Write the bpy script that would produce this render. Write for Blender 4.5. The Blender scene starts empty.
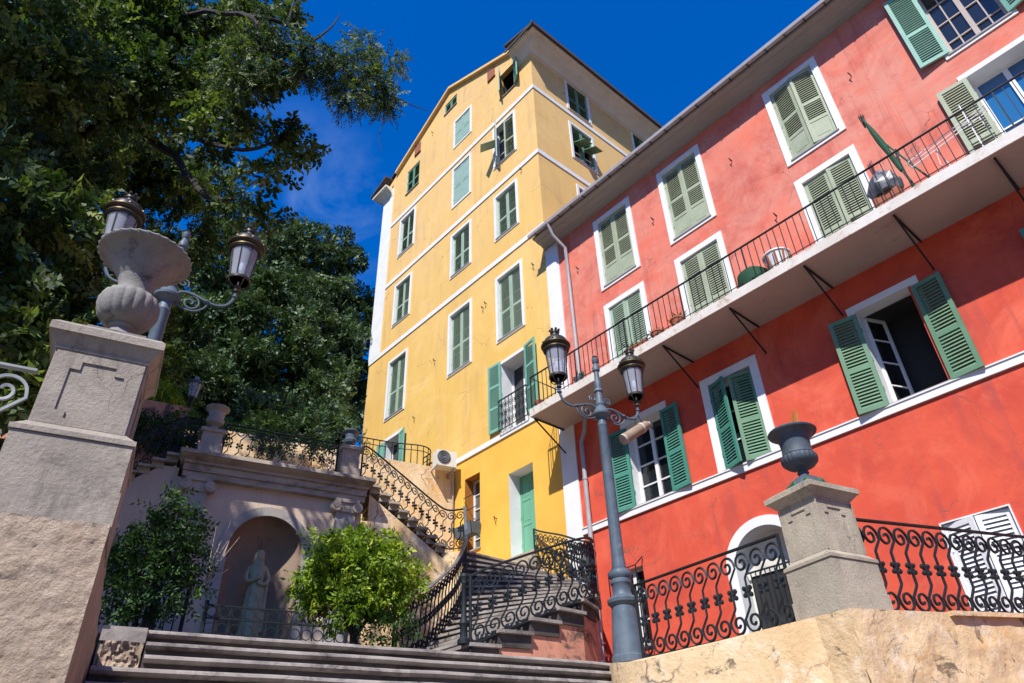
import bpy, math, random
import numpy as np
from mathutils import Vector, Matrix, noise
from mathutils.geometry import tessellate_polygon
random.seed(7); RNG = np.random.default_rng(11)
R = math.radians; PI = math.pi
S = bpy.context.scene; COL = S.collection

# ------------------------------------------------------------------ frames
UD = Vector((math.cos(R(76)), math.sin(R(76)), 0)); VD = Vector((math.cos(R(166)), math.sin(R(166)), 0))
FU = Matrix.Rotation(R(76), 4, 'Z')                     # local x = U (across the stairs), y = V (up the stairs)
ID = Matrix.Identity(4)
def uv(U, V, z=0): return UD*U + VD*V + Vector((0, 0, z))

# ------------------------------------------------------------------ mesh builder
class MB:
    def __init__(s): s.v = []; s.f = []
    def add(s, vs, fs):
        b = len(s.v); s.v += [tuple(v) for v in vs]; s.f += [tuple(i+b for i in f) for f in fs]; return s
    def box(s, a, b):
        x0, y0, z0 = a; x1, y1, z1 = b
        return s.add([(x0,y0,z0),(x1,y0,z0),(x1,y1,z0),(x0,y1,z0),(x0,y0,z1),(x1,y0,z1),(x1,y1,z1),(x0,y1,z1)],
              [(0,3,2,1),(4,5,6,7),(0,1,5,4),(1,2,6,5),(2,3,7,6),(3,0,4,7)])
    def frustum(s, a, b, c, d):     # bottom rect (a..b), top rect (c..d), xyz
        return s.add([(a[0],a[1],a[2]),(b[0],a[1],a[2]),(b[0],b[1],a[2]),(a[0],b[1],a[2]),(c[0],c[1],c[2]),(d[0],c[1],c[2]),(d[0],d[1],c[2]),(c[0],d[1],c[2])],
              [(0,3,2,1),(4,5,6,7),(0,1,5,4),(1,2,6,5),(2,3,7,6),(3,0,4,7)])
    def tube(s, pts, r, n=5, flat=None, closed=False):
        pts = [Vector(p) for p in pts]; N = len(pts)
        if N < 2: return s
        rs = r if isinstance(r, (list, tuple)) else [r]*N
        vs = []; up = None
        for i, p in enumerate(pts):
            a = pts[max(i-1, 0)]; b = pts[min(i+1, N-1)]; d = (b-a)
            if d.length < 1e-7: d = Vector((0, 0, 1))
            d.normalize()
            if up is None: up = Vector((0, 0, 1)) if abs(d.z) < .9 else Vector((1, 0, 0))
            x = d.cross(up)
            if x.length < 1e-4: x = d.orthogonal()
            x.normalize(); y = x.cross(d).normalized(); up = y
            for k in range(n):
                t = 2*PI*(k+.5)/n
                fx, fy = flat or (1, 1)
                vs.append(p + x*math.cos(t)*rs[i]*fx + y*math.sin(t)*rs[i]*fy)
        fs = [(i*n+k, i*n+(k+1) % n, (i+1)*n+(k+1) % n, (i+1)*n+k) for i in range(N-1) for k in range(n)]
        fs += [tuple(range(n))[::-1], tuple((N-1)*n+k for k in range(n))]
        return s.add(vs, fs)
    def lathe(s, prof, n=24, c=(0, 0, 0), rad=None, tilt=None):   # prof: (r,z) list; rad(ang,i) multiplies the radius
        vs = []
        for i, (r, z) in enumerate(prof):
            for k in range(n):
                t = 2*PI*k/n; q = r*(rad(t, i) if rad else 1)
                vs.append((c[0]+q*math.cos(t), c[1]+q*math.sin(t), c[2]+z))
        fs = [(i*n+k, i*n+(k+1) % n, (i+1)*n+(k+1) % n, (i+1)*n+k) for i in range(len(prof)-1) for k in range(n)]
        if prof[0][0] > 1e-5: fs.append(tuple(range(n))[::-1])
        if prof[-1][0] > 1e-5: fs.append(tuple((len(prof)-1)*n+k for k in range(n)))
        return s.add(vs, fs)
    def prism(s, poly, z0, z1):     # poly: xy list (ccw), z0/z1 number or list
        n = len(poly); a = z0 if isinstance(z0, (list, tuple)) else [z0]*n; b = z1 if isinstance(z1, (list, tuple)) else [z1]*n
        vs = [(p[0], p[1], a[i]) for i, p in enumerate(poly)] + [(p[0], p[1], b[i]) for i, p in enumerate(poly)]
        return s.add(vs, [tuple(range(n))[::-1], tuple(range(n, 2*n))] + [(i, (i+1) % n, (i+1) % n+n, i+n) for i in range(n)])
    def sweepx(s, prof, x0, x1):    # prof (y,z) loop extruded along x
        n = len(prof)
        return s.add([(x0, y, z) for y, z in prof]+[(x1, y, z) for y, z in prof], [tuple(range(n)), tuple(range(n, 2*n))[::-1]]+[(i, i+n, (i+1) % n+n, (i+1) % n) for i in range(n)])
    def ball(s, c, r, n=6, m=4, sc=(1, 1, 1)):
        return s.lathe([(max(r*math.sin(PI*i/m), 1e-6)*1.0, -r*sc[2]*math.cos(PI*i/m)) for i in range(m+1)], n, c)
    def mesh(s, name, mat, F=ID, off=Vector((0, 0, 0)), smooth=False, smooth_angle=None):
        me = bpy.data.meshes.new(name)
        me.from_pydata([tuple(F @ Vector(v) - off) for v in s.v], [], s.f)
        me.materials.append(mat)
        if smooth or smooth_angle:
            me.polygons.foreach_set('use_smooth', [True]*len(me.polygons))
        me.update()
        if smooth_angle: 
            try: me.set_sharp_from_angle(angle=R(smooth_angle))
            except Exception: pass
        return me
    def build(s, name, mat, parent=None, F=ID, smooth_angle=35):
        off = wloc(parent) if parent else Vector((0, 0, 0))
        if parent is None:
            pts = [F @ Vector(v) for v in s.v]
            off = Vector(((min(p.x for p in pts)+max(p.x for p in pts))/2, (min(p.y for p in pts)+max(p.y for p in pts))/2, min(p.z for p in pts)))
        o = bpy.data.objects.new(name, s.mesh(name, mat, F, off, smooth_angle=smooth_angle)); COL.objects.link(o)
        if parent: o.parent = parent
        else: o.location = off
        return o
def wloc(o):
    p = Vector((0, 0, 0))
    while o: p = p + o.location; o = o.parent
    return p
def tag(o, label=None, cat=None, group=None, kind=None):
    if label: o['label'] = label
    if cat: o['category'] = cat
    if group: o['group'] = group
    if kind: o['kind'] = kind
    return o
def thing(name, label, cat, loc=(0, 0, 0), group=None, rz=0):
    o = bpy.data.objects.new(name, None); COL.objects.link(o); o.location = loc; o.rotation_euler.z = rz; o.empty_display_size = .2
    return tag(o, label, cat, group)
def structure(mb, name, mat, F=ID): return tag(mb.build(name, mat, None, F), kind='structure')
def link(name, me, parent, loc=(0, 0, 0), rz=0):
    o = bpy.data.objects.new(name, me); COL.objects.link(o); o.parent = parent; o.location = loc; o.rotation_euler.z = rz; return o
def copy_tree(o, parent=None):
    c = o.copy(); COL.objects.link(c); c.parent = parent
    for ch in list(o.children): copy_tree(ch, c)
    return c

# ------------------------------------------------------------------ materials
def newmat(name):
    m = bpy.data.materials.new(name); m.use_nodes = True; nt = m.node_tree
    return m, nt, nt.nodes['Principled BSDF'], nt.nodes['Material Output']
def nd(nt, t, **k):
    n = nt.nodes.new(t)
    for a, b in k.items(): setattr(n, a, b)
    return n
def ramp(nt, fac, stops):
    r = nd(nt, 'ShaderNodeValToRGB'); e = r.color_ramp.elements
    while len(e) < len(stops): e.new(.5)
    for i, (p, c) in enumerate(stops): e[i].position = p; e[i].color = (c[0], c[1], c[2], 1) if len(c) > 2 else (c[0], c[0], c[0], 1)
    nt.links.new(fac, r.inputs[0]); return r.outputs[0]
def mix(nt, fac, a, b, mode='MIX'):
    m = nd(nt, 'ShaderNodeMix', data_type='RGBA', blend_type=mode)
    for sock, val in ((m.inputs[0], fac), (m.inputs[6], a), (m.inputs[7], b)):
        if hasattr(val, 'links'): nt.links.new(val, sock)
        else: sock.default_value = val if not isinstance(val, tuple) else (val[0], val[1], val[2], 1)
    return m.outputs[2]
def tnoise(nt, scale, detail=5, rough=.6, vec=None, stretch=None, dist=0):
    n = nd(nt, 'ShaderNodeTexNoise'); n.inputs['Scale'].default_value = scale; n.inputs['Detail'].default_value = detail; n.inputs['Roughness'].default_value = rough; n.inputs['Distortion'].default_value = dist
    g = nd(nt, 'ShaderNodeNewGeometry'); src = g.outputs['Position']
    if vec == 'object': src = nd(nt, 'ShaderNodeTexCoord').outputs['Object']
    if stretch:
        mp = nd(nt, 'ShaderNodeMapping'); mp.inputs['Scale'].default_value = stretch; nt.links.new(src, mp.inputs[0]); src = mp.outputs[0]
    nt.links.new(src, n.inputs['Vector']); return n.outputs[0]
def bump(nt, b, h, strength, dist=.01):
    bp = nd(nt, 'ShaderNodeBump'); bp.inputs['Strength'].default_value = strength; bp.inputs['Distance'].default_value = dist
    nt.links.new(h, bp.inputs['Height']); nt.links.new(bp.outputs[0], b.inputs['Normal'])
def mat_surface(name, base, alt, stain=None, scale=1.2, stretch=None, rough=.85, bmp=.3, bdist=.01, bscale=30, lo=.35, hi=.65, stain_lo=.58, stain_hi=.75, stain_scale=.8, stain_amt=1.0, metal=0, fine=.12, zfade=None, zones=None, streak=None, cracks=None):
    m, nt, b, out = newmat(name); L = nt.links
    c = mix(nt, ramp(nt, tnoise(nt, scale, 6, .65, stretch=stretch, dist=.4), [(lo, (0,)), (hi, (1,))]), base, alt)
    if zfade:   # repainted part of a wall above a height: colour, z0, z1
        g = nd(nt, 'ShaderNodeNewGeometry'); sx = nd(nt, 'ShaderNodeSeparateXYZ'); L.new(g.outputs['Position'], sx.inputs[0])
        mr = nd(nt, 'ShaderNodeMapRange'); mr.inputs[1].default_value = zfade[1]; mr.inputs[2].default_value = zfade[2]; L.new(sx.outputs[2], mr.inputs[0])
        f = nd(nt, 'ShaderNodeMath', operation='MULTIPLY'); L.new(mr.outputs[0], f.inputs[0])
        L.new(ramp(nt, tnoise(nt, .7, 6, .7, dist=1.2), [(.3, (.35,)), (.62, (1,))]), f.inputs[1])
        c = mix(nt, f.outputs[0], c, zfade[0])
    if stain:
        f = ramp(nt, tnoise(nt, stain_scale, 8, .75, stretch=stretch, dist=.8), [(stain_lo, (0,)), (stain_hi, (stain_amt,))])
        c = mix(nt, f, c, stain)
    fn = tnoise(nt, 60, 3, .6)
    c = mix(nt, 1.0, c, ramp(nt, fn, [(.3, (1-fine,)), (.7, (1.0,))]), 'MULTIPLY')
    if zones:
        for (zc, zscale, zl, zh) in zones:
            c = mix(nt, ramp(nt, tnoise(nt, zscale, 7, .7, dist=1.5), [(zl, (0,)), (zh, (1,))]), c, zc)
    if streak:   # rain streaks running down the face
        sc_ = streak[2] if len(streak) > 2 else 1.0
        f = ramp(nt, tnoise(nt, 1.6*sc_, 6, .7, stretch=(2.6, 2.6, .16), dist=.15), [(.50, (0,)), (.72, (1,))]); g_ = ramp(nt, tnoise(nt, .45*sc_, 4, .6), [(.42, (0,)), (.62, (streak[1],))])
        mu = nd(nt, 'ShaderNodeMath', operation='MULTIPLY'); L.new(f, mu.inputs[0]); L.new(g_, mu.inputs[1]); c = mix(nt, mu.outputs[0], c, streak[0])
    hcr = None
    if cracks:
        g = nd(nt, 'ShaderNodeNewGeometry'); n1 = nd(nt, 'ShaderNodeTexNoise'); n1.inputs['Scale'].default_value = 2.2; n1.inputs['Detail'].default_value = 6; L.new(g.outputs['Position'], n1.inputs['Vector'])
        va = nd(nt, 'ShaderNodeVectorMath', operation='MULTIPLY_ADD'); L.new(n1.outputs['Color'], va.inputs[0]); va.inputs[1].default_value = (.55, .55, .55); L.new(g.outputs['Position'], va.inputs[2])
        vo = nd(nt, 'ShaderNodeTexVoronoi', feature='DISTANCE_TO_EDGE'); vo.inputs['Scale'].default_value = cracks[0]; L.new(va.outputs[0], vo.inputs['Vector'])
        f = ramp(nt, vo.outputs['Distance'], [(0, (1,)), (cracks[1], (0,))]); g_ = ramp(nt, tnoise(nt, .9, 4, .6), [(.48, (0,)), (.58, (1,))])
        mu = nd(nt, 'ShaderNodeMath', operation='MULTIPLY'); L.new(f, mu.inputs[0]); L.new(g_, mu.inputs[1]); c = mix(nt, mu.outputs[0], c, (.14, .09, .065))
    L.new(c, b.inputs['Base Color']); b.inputs['Roughness'].default_value = rough; b.inputs['Metallic'].default_value = metal
    b.inputs['Specular IOR Level'].default_value = .3
    if bmp: bump(nt, b, tnoise(nt, bscale, 8, .7), bmp, bdist)
    return m
M = {}
M['red'] = mat_surface('red_plaster', (.70,.105,.052), (.58,.072,.040), (.42,.045,.035), scale=.9, stain_lo=.5, stain_hi=.75, stain_amt=.75, bmp=.25, bscale=14, zfade=((.69,.265,.195), 8.6, 9.4), zones=[((.74,.15,.085), .5, .5, .75)], streak=((.34,.07,.06), .8), cracks=(.5, .0035))
M['yellow'] = mat_surface('yellow_plaster', (.80,.525,.15), (.72,.44,.10), (.56,.37,.18), scale=.7, stretch=(1,1,.45), stain_lo=.5, stain_hi=.8, stain_amt=.6, bmp=.2, bscale=12, zfade=((.78,.50,.21), 12, 22), streak=((.48,.33,.18), .85, 1.0), cracks=(.5, .0035), zones=[((.80,.53,.20), .35, .50, .75), ((.66,.38,.12), 1.1, .58, .82)])
M['orange'] = mat_surface('amber_plaster', (.81,.485,.085), (.75,.42,.065), (.62,.38,.12), streak=((.48,.30,.12), .8, 1.2), scale=.9, bmp=.2, bscale=12)
M['white'] = mat_surface('white_paint', (.78,.78,.77), (.70,.70,.69), (.5,.49,.46), scale=2, stain_lo=.6, stain_hi=.85, stain_amt=.5, rough=.6, bmp=.1, bscale=30, fine=.05)
M['cornice'] = mat_surface('pale_cornice_plaster', (.72,.71,.64), (.62,.60,.53), (.45,.43,.37), scale=1.2, rough=.8, bmp=.1)
M['greycornice'] = mat_surface('grey_cornice_plaster', (.36,.345,.33), (.28,.265,.255), (.18,.165,.155), scale=1.0, stretch=(.3,1,1), rough=.85, bmp=.2)
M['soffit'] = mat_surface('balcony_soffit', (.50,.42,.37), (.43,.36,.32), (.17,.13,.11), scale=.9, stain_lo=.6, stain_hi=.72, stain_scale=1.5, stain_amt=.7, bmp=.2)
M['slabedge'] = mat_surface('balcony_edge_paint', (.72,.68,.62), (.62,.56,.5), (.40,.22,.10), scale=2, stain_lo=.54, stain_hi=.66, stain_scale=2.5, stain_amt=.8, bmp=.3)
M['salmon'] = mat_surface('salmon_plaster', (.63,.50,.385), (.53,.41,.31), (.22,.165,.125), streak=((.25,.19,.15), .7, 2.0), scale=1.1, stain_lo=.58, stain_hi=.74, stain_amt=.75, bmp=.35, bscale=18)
M['recess'] = mat_surface('shade_darkened_brown_plaster', (.33,.24,.18), (.25,.18,.135), (.12,.09,.07), scale=1.4, stain_lo=.52, stain_hi=.7, bmp=.35, bscale=18)  # brown plaster with the shade of the niche put into its colour
M['ironurn'] = mat_surface('weathered_cast_iron', (.075,.095,.12), (.05,.065,.085), (.14,.15,.15), scale=5, stain_lo=.58, stain_hi=.68, stain_scale=5, rough=.6, bmp=.4, bscale=50, bdist=.005)
M['flank'] = mat_surface('salmon_flank_plaster', (.66,.30,.19), (.58,.25,.16), (.09,.065,.055), scale=1.1, stain_lo=.50, stain_hi=.60, stain_scale=1.8, stain_amt=.92, bmp=.5, bscale=18)
M['cream'] = mat_surface('cream_plaster', (.80,.60,.36), (.68,.46,.24), (.10,.075,.055), scale=1.4, stain_lo=.56, stain_hi=.61, stain_scale=2.4, stain_amt=.85, bmp=.7, bscale=16, bdist=.025, zones=[((.66,.34,.10), .9, .56, .70), ((.80,.68,.52), 1.3, .52, .68)], cracks=(.75, .010), streak=((.30,.19,.10), .6, 2.0))
M['stucco'] = mat_surface('rough_beige_stucco', (.64,.50,.37), (.50,.375,.27), (.22,.16,.12), scale=3.2, stain_lo=.56, stain_hi=.72, stain_scale=3, stain_amt=.6, bmp=1, bscale=34, bdist=.04, streak=((.30,.22,.16), .6, 2.5))
M['stone'] = mat_surface('grey_pedestal_stone', (.40,.345,.28), (.29,.25,.205), (.10,.085,.07), scale=2.5, stain_lo=.54, stain_hi=.68, stain_scale=1.8, stain_amt=.7, bmp=.8, bscale=38, bdist=.012, streak=((.12,.105,.09), .7, 3.0), cracks=(1.6, .006))
M['stonewarm'] = mat_surface('warm_pedestal_stone', (.47,.41,.31), (.36,.31,.235), (.14,.125,.105), scale=2.2, stain_lo=.55, stain_hi=.70, stain_scale=1.6, stain_amt=.7, bmp=.8, bscale=38, bdist=.012, streak=((.12,.105,.09), .7, 3.0), cracks=(1.6, .006))
M['rubble'] = mat_surface('rubble_masonry', (.50,.38,.27), (.30,.22,.165), (.05,.04,.035), scale=3.5, stain_lo=.60, stain_hi=.72, stain_scale=1.8, bmp=1, bscale=16, bdist=.03)
M['urnstone'] = mat_surface('urn_stone', (.27,.255,.235), (.19,.18,.165), (.07,.065,.06), scale=5, stain_lo=.54, stain_hi=.68, stain_scale=4, bmp=.7, bscale=50, bdist=.01)
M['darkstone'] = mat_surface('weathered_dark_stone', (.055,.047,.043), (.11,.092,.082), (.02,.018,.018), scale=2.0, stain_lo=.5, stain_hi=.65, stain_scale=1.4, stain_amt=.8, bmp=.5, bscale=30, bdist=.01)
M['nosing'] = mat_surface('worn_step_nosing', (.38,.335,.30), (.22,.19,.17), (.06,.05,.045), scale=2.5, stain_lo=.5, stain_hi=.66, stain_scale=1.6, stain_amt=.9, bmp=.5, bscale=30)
M['nichestone'] = mat_surface('grey_niche_stone', (.40,.37,.34), (.30,.28,.26), (.08,.07,.07), scale=2.5, bmp=.3, bscale=35)
M['entabl'] = mat_surface('weathered_entablature_stone', (.50,.43,.35), (.36,.31,.25), (.12,.10,.08), scale=1.6, stretch=(1,1,3), stain_lo=.5, stain_hi=.68, bmp=.4, bscale=30)
M['iron'] = mat_surface('black_wrought_iron', (.009,.014,.018), (.014,.021,.026), scale=6, rough=.62, bmp=.15, bscale=80, bdist=.003, metal=0)
M['bluegrey'] = mat_surface('blue_grey_painted_iron', (.115,.15,.19), (.07,.10,.135), (.20,.23,.26), scale=4, stain_lo=.60, stain_hi=.68, stain_scale=6, streak=((.05,.06,.07), .7, 4.0), rough=.5, bmp=.3, bscale=60, bdist=.004)
M['handrail'] = mat_surface('grey_worn_handrail', (.13,.15,.18), (.09,.10,.12), scale=5, rough=.45, bmp=.1)
M['greyrail'] = mat_surface('pale_painted_iron', (.30,.32,.33), (.22,.24,.25), scale=6, rough=.5, bmp=.1)
M['lampdark'] = mat_surface('dark_bronze_iron', (.022,.022,.022), (.05,.042,.028), scale=9, rough=.42, bmp=.1)
M['brass'] = mat_surface('aged_brass', (.14,.10,.045), (.07,.05,.03), scale=9, rough=.42, bmp=.1, metal=.5)
M['pipe'] = mat_surface('zinc_downpipe', (.42,.40,.42), (.34,.32,.34), (.2,.18,.18), scale=3, rough=.5, bmp=.1)
M['tanmetal'] = mat_surface('tan_painted_metal', (.34,.25,.17), (.26,.19,.13), (.10,.08,.06), scale=5, rough=.5, bmp=.1)
M['white_metal'] = mat_surface('white_enamel', (.75,.75,.75), (.68,.68,.68), scale=3, rough=.4, bmp=0)
M['roof'] = mat_surface('dark_roof_edge', (.055,.045,.04), (.09,.07,.06), scale=3, stretch=(4,4,1), rough=.9, bmp=.5)
M['tile'] = mat_surface('roof_tile', (.28,.12,.07), (.20,.09,.06), scale=3, rough=.9, bmp=.4)
M['olive'] = mat_surface('sage_shutter_paint', (.37,.41,.285), (.31,.35,.24), (.43,.44,.33), scale=3, rough=.6, bmp=.08, fine=.08)
M['sage'] = mat_surface('grey_green_shutter_paint', (.35,.44,.33), (.30,.39,.29), (.40,.45,.37), scale=3, rough=.6, bmp=.08, fine=.08)
M['teal'] = mat_surface('teal_shutter_paint', (.07,.26,.195), (.055,.22,.165), (.12,.30,.22), scale=3, rough=.55, bmp=.08, fine=.08)
M['tealpale'] = mat_surface('pale_teal_shutter_paint', (.20,.42,.33), (.16,.36,.29), (.25,.42,.34), scale=3, rough=.55, bmp=.08, fine=.08)
M['greenlit'] = mat_surface('mid_green_shutter_paint', (.14,.265,.16), (.12,.23,.14), (.2,.3,.19), scale=3, rough=.55, bmp=.08, fine=.08)
M['blank'] = mat_surface('pale_blue_green_panel', (.30,.43,.36), (.26,.39,.33), scale=3, rough=.7, bmp=.05)
M['darkgreen'] = mat_surface('dark_green_paint', (.02,.09,.05), (.03,.11,.06), scale=3, rough=.6, bmp=.1)
M['door'] = mat_surface('weathered_green_door_paint', (.16,.40,.27), (.12,.33,.22), (.09,.22,.16), scale=3, stretch=(1,1,.3), rough=.6, bmp=.15)
M['interior'] = mat_surface('dark_interior', (.025,.024,.026), (.035,.033,.033), scale=2, bmp=0)
M['terracotta'] = mat_surface('terracotta', (.42,.14,.07), (.34,.11,.06), scale=4, bmp=.1)
M['verdigris'] = mat_surface('statue_verdigris', (.36,.37,.25), (.24,.25,.17), (.08,.085,.06), scale=5, rough=.6, bmp=.3, bscale=40)
M['ground'] = mat_surface('paving', (.13,.12,.11), (.10,.095,.09), (.06,.055,.05), scale=1.5, bmp=.3)
M['soil'] = mat_surface('garden_soil', (.10,.08,.055), (.07,.07,.04), scale=1.5, bmp=.5)
M['greenish'] = mat_surface('green_canvas', (.014,.06,.03), (.02,.08,.04), scale=4, bmp=.2)
M['cover'] = mat_surface('grey_plastic_cover', (.09,.095,.11), (.22,.23,.25), scale=6, rough=.35, bmp=.4, bscale=20)
M['redpanel'] = mat_surface('brick_red_vent', (.35,.13,.07), (.28,.10,.06), scale=4, bmp=.1)
M['bark'] = mat_surface('bark', (.04,.034,.03), (.028,.025,.022), (.07,.06,.05), scale=5, stretch=(1,1,.3), bmp=.8, bscale=18)
M['ochre'] = mat_surface('ochre_wood', (.45,.18,.03), (.36,.14,.025), scale=3, bmp=.1)
def glassmat(name, col, rough=.08, spec=.8):
    m, nt, b, out = newmat(name); b.inputs['Base Color'].default_value = (*col, 1); b.inputs['Roughness'].default_value = rough; b.inputs['Specular IOR Level'].default_value = spec
    return m
M['pane'] = glassmat('window_glass', (.012, .015, .018))
M['bluepane'] = glassmat('blue_window_glass', (.02, .12, .28))
M['greypane'] = glassmat('curtained_glass', (.10, .11, .12), .2)
m, nt, b, out = newmat('lantern_glass'); b.inputs['Base Color'].default_value = (.80, .82, .90, 1); b.inputs['Roughness'].default_value = .06
tr = nd(nt, 'ShaderNodeBsdfTransparent'); tr.inputs[0].default_value = (.85, .87, .92, 1); mx = nd(nt, 'ShaderNodeMixShader'); mx.inputs[0].default_value = .22
nt.links.new(tr.outputs[0], mx.inputs[1]); nt.links.new(b.outputs[0], mx.inputs[2]); nt.links.new(mx.outputs[0], out.inputs[0]); M['lampglass'] = m
def leafmat(name, c1, c2, c3, trans=.35):
    m, nt, b, out = newmat(name); L = nt.links
    at = nd(nt, 'ShaderNodeAttribute', attribute_name='shade')
    c = ramp(nt, at.outputs['Fac'], [(0, c1), (.55, c2), (1, c3)])
    L.new(c, b.inputs['Base Color']); b.inputs['Roughness'].default_value = .5; b.inputs['Specular IOR Level'].default_value = .28
    t = nd(nt, 'ShaderNodeBsdfTranslucent'); L.new(mix(nt, 1.0, c, (1.2, 1.3, .5), 'MULTIPLY'), t.inputs[0])
    ms = nd(nt, 'ShaderNodeMixShader'); ms.inputs[0].default_value = trans
    L.new(b.outputs[0], ms.inputs[1]); L.new(t.outputs[0], ms.inputs[2]); L.new(ms.outputs[0], out.inputs[0]); return m
M['leafbig'] = leafmat('overhanging_tree_leaf', (.02,.042,.013), (.055,.10,.028), (.22,.28,.075), .35)
M['leafever'] = leafmat('evergreen_leaf', (.026,.06,.026), (.065,.12,.05), (.17,.24,.11), .15)
M['leafbush'] = leafmat('bright_citrus_leaf', (.05,.11,.012), (.19,.30,.022), (.45,.52,.05), .35)
M['leafdark'] = leafmat('dark_shrub_leaf', (.015,.04,.012), (.04,.09,.02), (.08,.17,.03), .2)

# ------------------------------------------------------------------ camera, light, sky
cam = bpy.data.cameras.new('camera'); co = bpy.data.objects.new('camera', cam); COL.objects.link(co); S.camera = co
yaw, pitch, roll, FPX = -0.8355361298044568, 0.6033641483611537, -0.03862577939386679, 713.3245
cy, sy, cp, sp = math.cos(yaw), math.sin(yaw), math.cos(pitch), math.sin(pitch)
fwd = Vector((sy*cp, cy*cp, sp)); rgt = Vector((cy, -sy, 0)); up = rgt.cross(fwd); c_, s_ = math.cos(roll), math.sin(roll)
r2 = rgt*c_ + up*s_; u2 = up*c_ - rgt*s_
co.matrix_world = Matrix(((r2.x, u2.x, -fwd.x, 0), (r2.y, u2.y, -fwd.y, 0), (r2.z, u2.z, -fwd.z, 0), (0, 0, 0, 1)))
cam.sensor_width = 36; cam.lens = FPX/1024*36; cam.clip_end = 2000; cam.clip_start = .1
def at(px, py, V):      # point seen at a pixel, V metres up the stairs
    d = r2*((px-512)/FPX) + u2*((341.5-py)/FPX) + fwd
    return d*(V/d.dot(VD))
SUN = Vector((.70, -1.19, 1.54)).normalized()
sl = bpy.data.lights.new('sun', 'SUN'); sl.energy = 5.0; sl.angle = R(.53); sl.color = (1, .955, .88)
so = bpy.data.objects.new('sun', sl); COL.objects.link(so); so.rotation_euler = SUN.to_track_quat('Z', 'Y').to_euler(); so.location = (6, -10, 30)
w = bpy.data.worlds.new('World'); S.world = w; w.use_nodes = True; nt = w.node_tree; bg = nt.nodes['Background']
sk = nd(nt, 'ShaderNodeTexSky', sky_type='NISHITA'); sk.sun_disc = False; sk.sun_elevation = math.asin(SUN.z); sk.sun_rotation = math.atan2(SUN.x, SUN.y)
sk.dust_density = .2; sk.ozone_density = 4.0; sk.air_density = 1.0
hs = nd(nt, 'ShaderNodeHueSaturation'); hs.inputs['Saturation'].default_value = 1.42; hs.inputs['Hue'].default_value = .515; hs.inputs['Value'].default_value = 1.35; nt.links.new(sk.outputs[0], hs.inputs['Color'])
tc = nd(nt, 'ShaderNodeTexCoord'); mp = nd(nt, 'ShaderNodeMapping'); mp.inputs['Scale'].default_value = (1.2, 2.2, 3.5); nt.links.new(tc.outputs['Generated'], mp.inputs[0])
cn = nd(nt, 'ShaderNodeTexNoise'); cn.inputs['Scale'].default_value = 2.2; cn.inputs['Detail'].default_value = 7; cn.inputs['Roughness'].default_value = .6; cn.inputs['Distortion'].default_value = .8; nt.links.new(mp.outputs[0], cn.inputs['Vector'])
cl = mix(nt, ramp(nt, cn.outputs[0], [(.66, (0,)), (.9, (.12,))]), hs.outputs[0], (6, 7, 9))
wd_ = (r2*((292-512)/FPX)+u2*((341.5-205)/FPX)+fwd).normalized()
dv = nd(nt, 'ShaderNodeVectorMath', operation='DISTANCE'); nt.links.new(tc.outputs['Generated'], dv.inputs[0]); dv.inputs[1].default_value = wd_
cm = nd(nt, 'ShaderNodeMath', operation='MULTIPLY'); nt.links.new(ramp(nt, dv.outputs['Value'], [(0, (1,)), (.05, (.6,)), (.15, (0,))]), cm.inputs[0]); nt.links.new(ramp(nt, cn.outputs[0], [(.50, (0,)), (.80, (.55,))]), cm.inputs[1])
cl = mix(nt, cm.outputs[0], cl, (4.0, 5.0, 7.0))
sz = nd(nt, 'ShaderNodeSeparateXYZ'); nt.links.new(tc.outputs['Generated'], sz.inputs[0])
cl = mix(nt, 1.0, cl, ramp(nt, sz.outputs[2], [(0, (.14, .15, .18)), (.22, (.45, .48, .52)), (.42, (1, 1, 1))]), 'MULTIPLY')
nt.links.new(cl, bg.inputs[0]); bg.inputs[1].default_value = .125
S.view_settings.view_transform = 'Standard'; S.view_settings.look = 'None'; S.view_settings.exposure = .42; S.view_settings.gamma = 1
S.render.engine = 'CYCLES'; S.render.resolution_x = 1024; S.render.resolution_y = 683

# ------------------------------------------------------------------ ground and terraces
ZT = 1.76           # terrace at the head of the front stairs
ZL = 5.25; ZN = 6.55; ZG = 9.05
structure(MB().box((-400, -400, -1.9), (400, 400, -1.6)), 'ground', M['ground'])
structure(MB().box((-9, 8.45, -1.7), (5.9, 14.95, ZT)), 'terrace', M['darkstone'], FU)
structure(MB().prism([(5.94, 4.7), (30, 4.7), (30, 30), (5.94, 30)], -1.7, 1.5), 'street', M['ground'], FU)
structure(MB().prism([(-12, 15.7), (3.9, 15.7), (3.9, 18.6), (-12, 18.6)], -1.5, ZL), 'garden_walk', M['stone'], FU)
structure(MB().prism([(.24, 15.98), (3.95, 15.98), (3.95, 18.45), (.24, 18.45)], ZL+.01, ZN-.005), 'niche_terrace', M['stone'], FU)
structure(MB().box((-40, 18.55, -1.5), (6.2, 70, ZG)), 'garden_terrain', M['soil'], FU)

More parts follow.
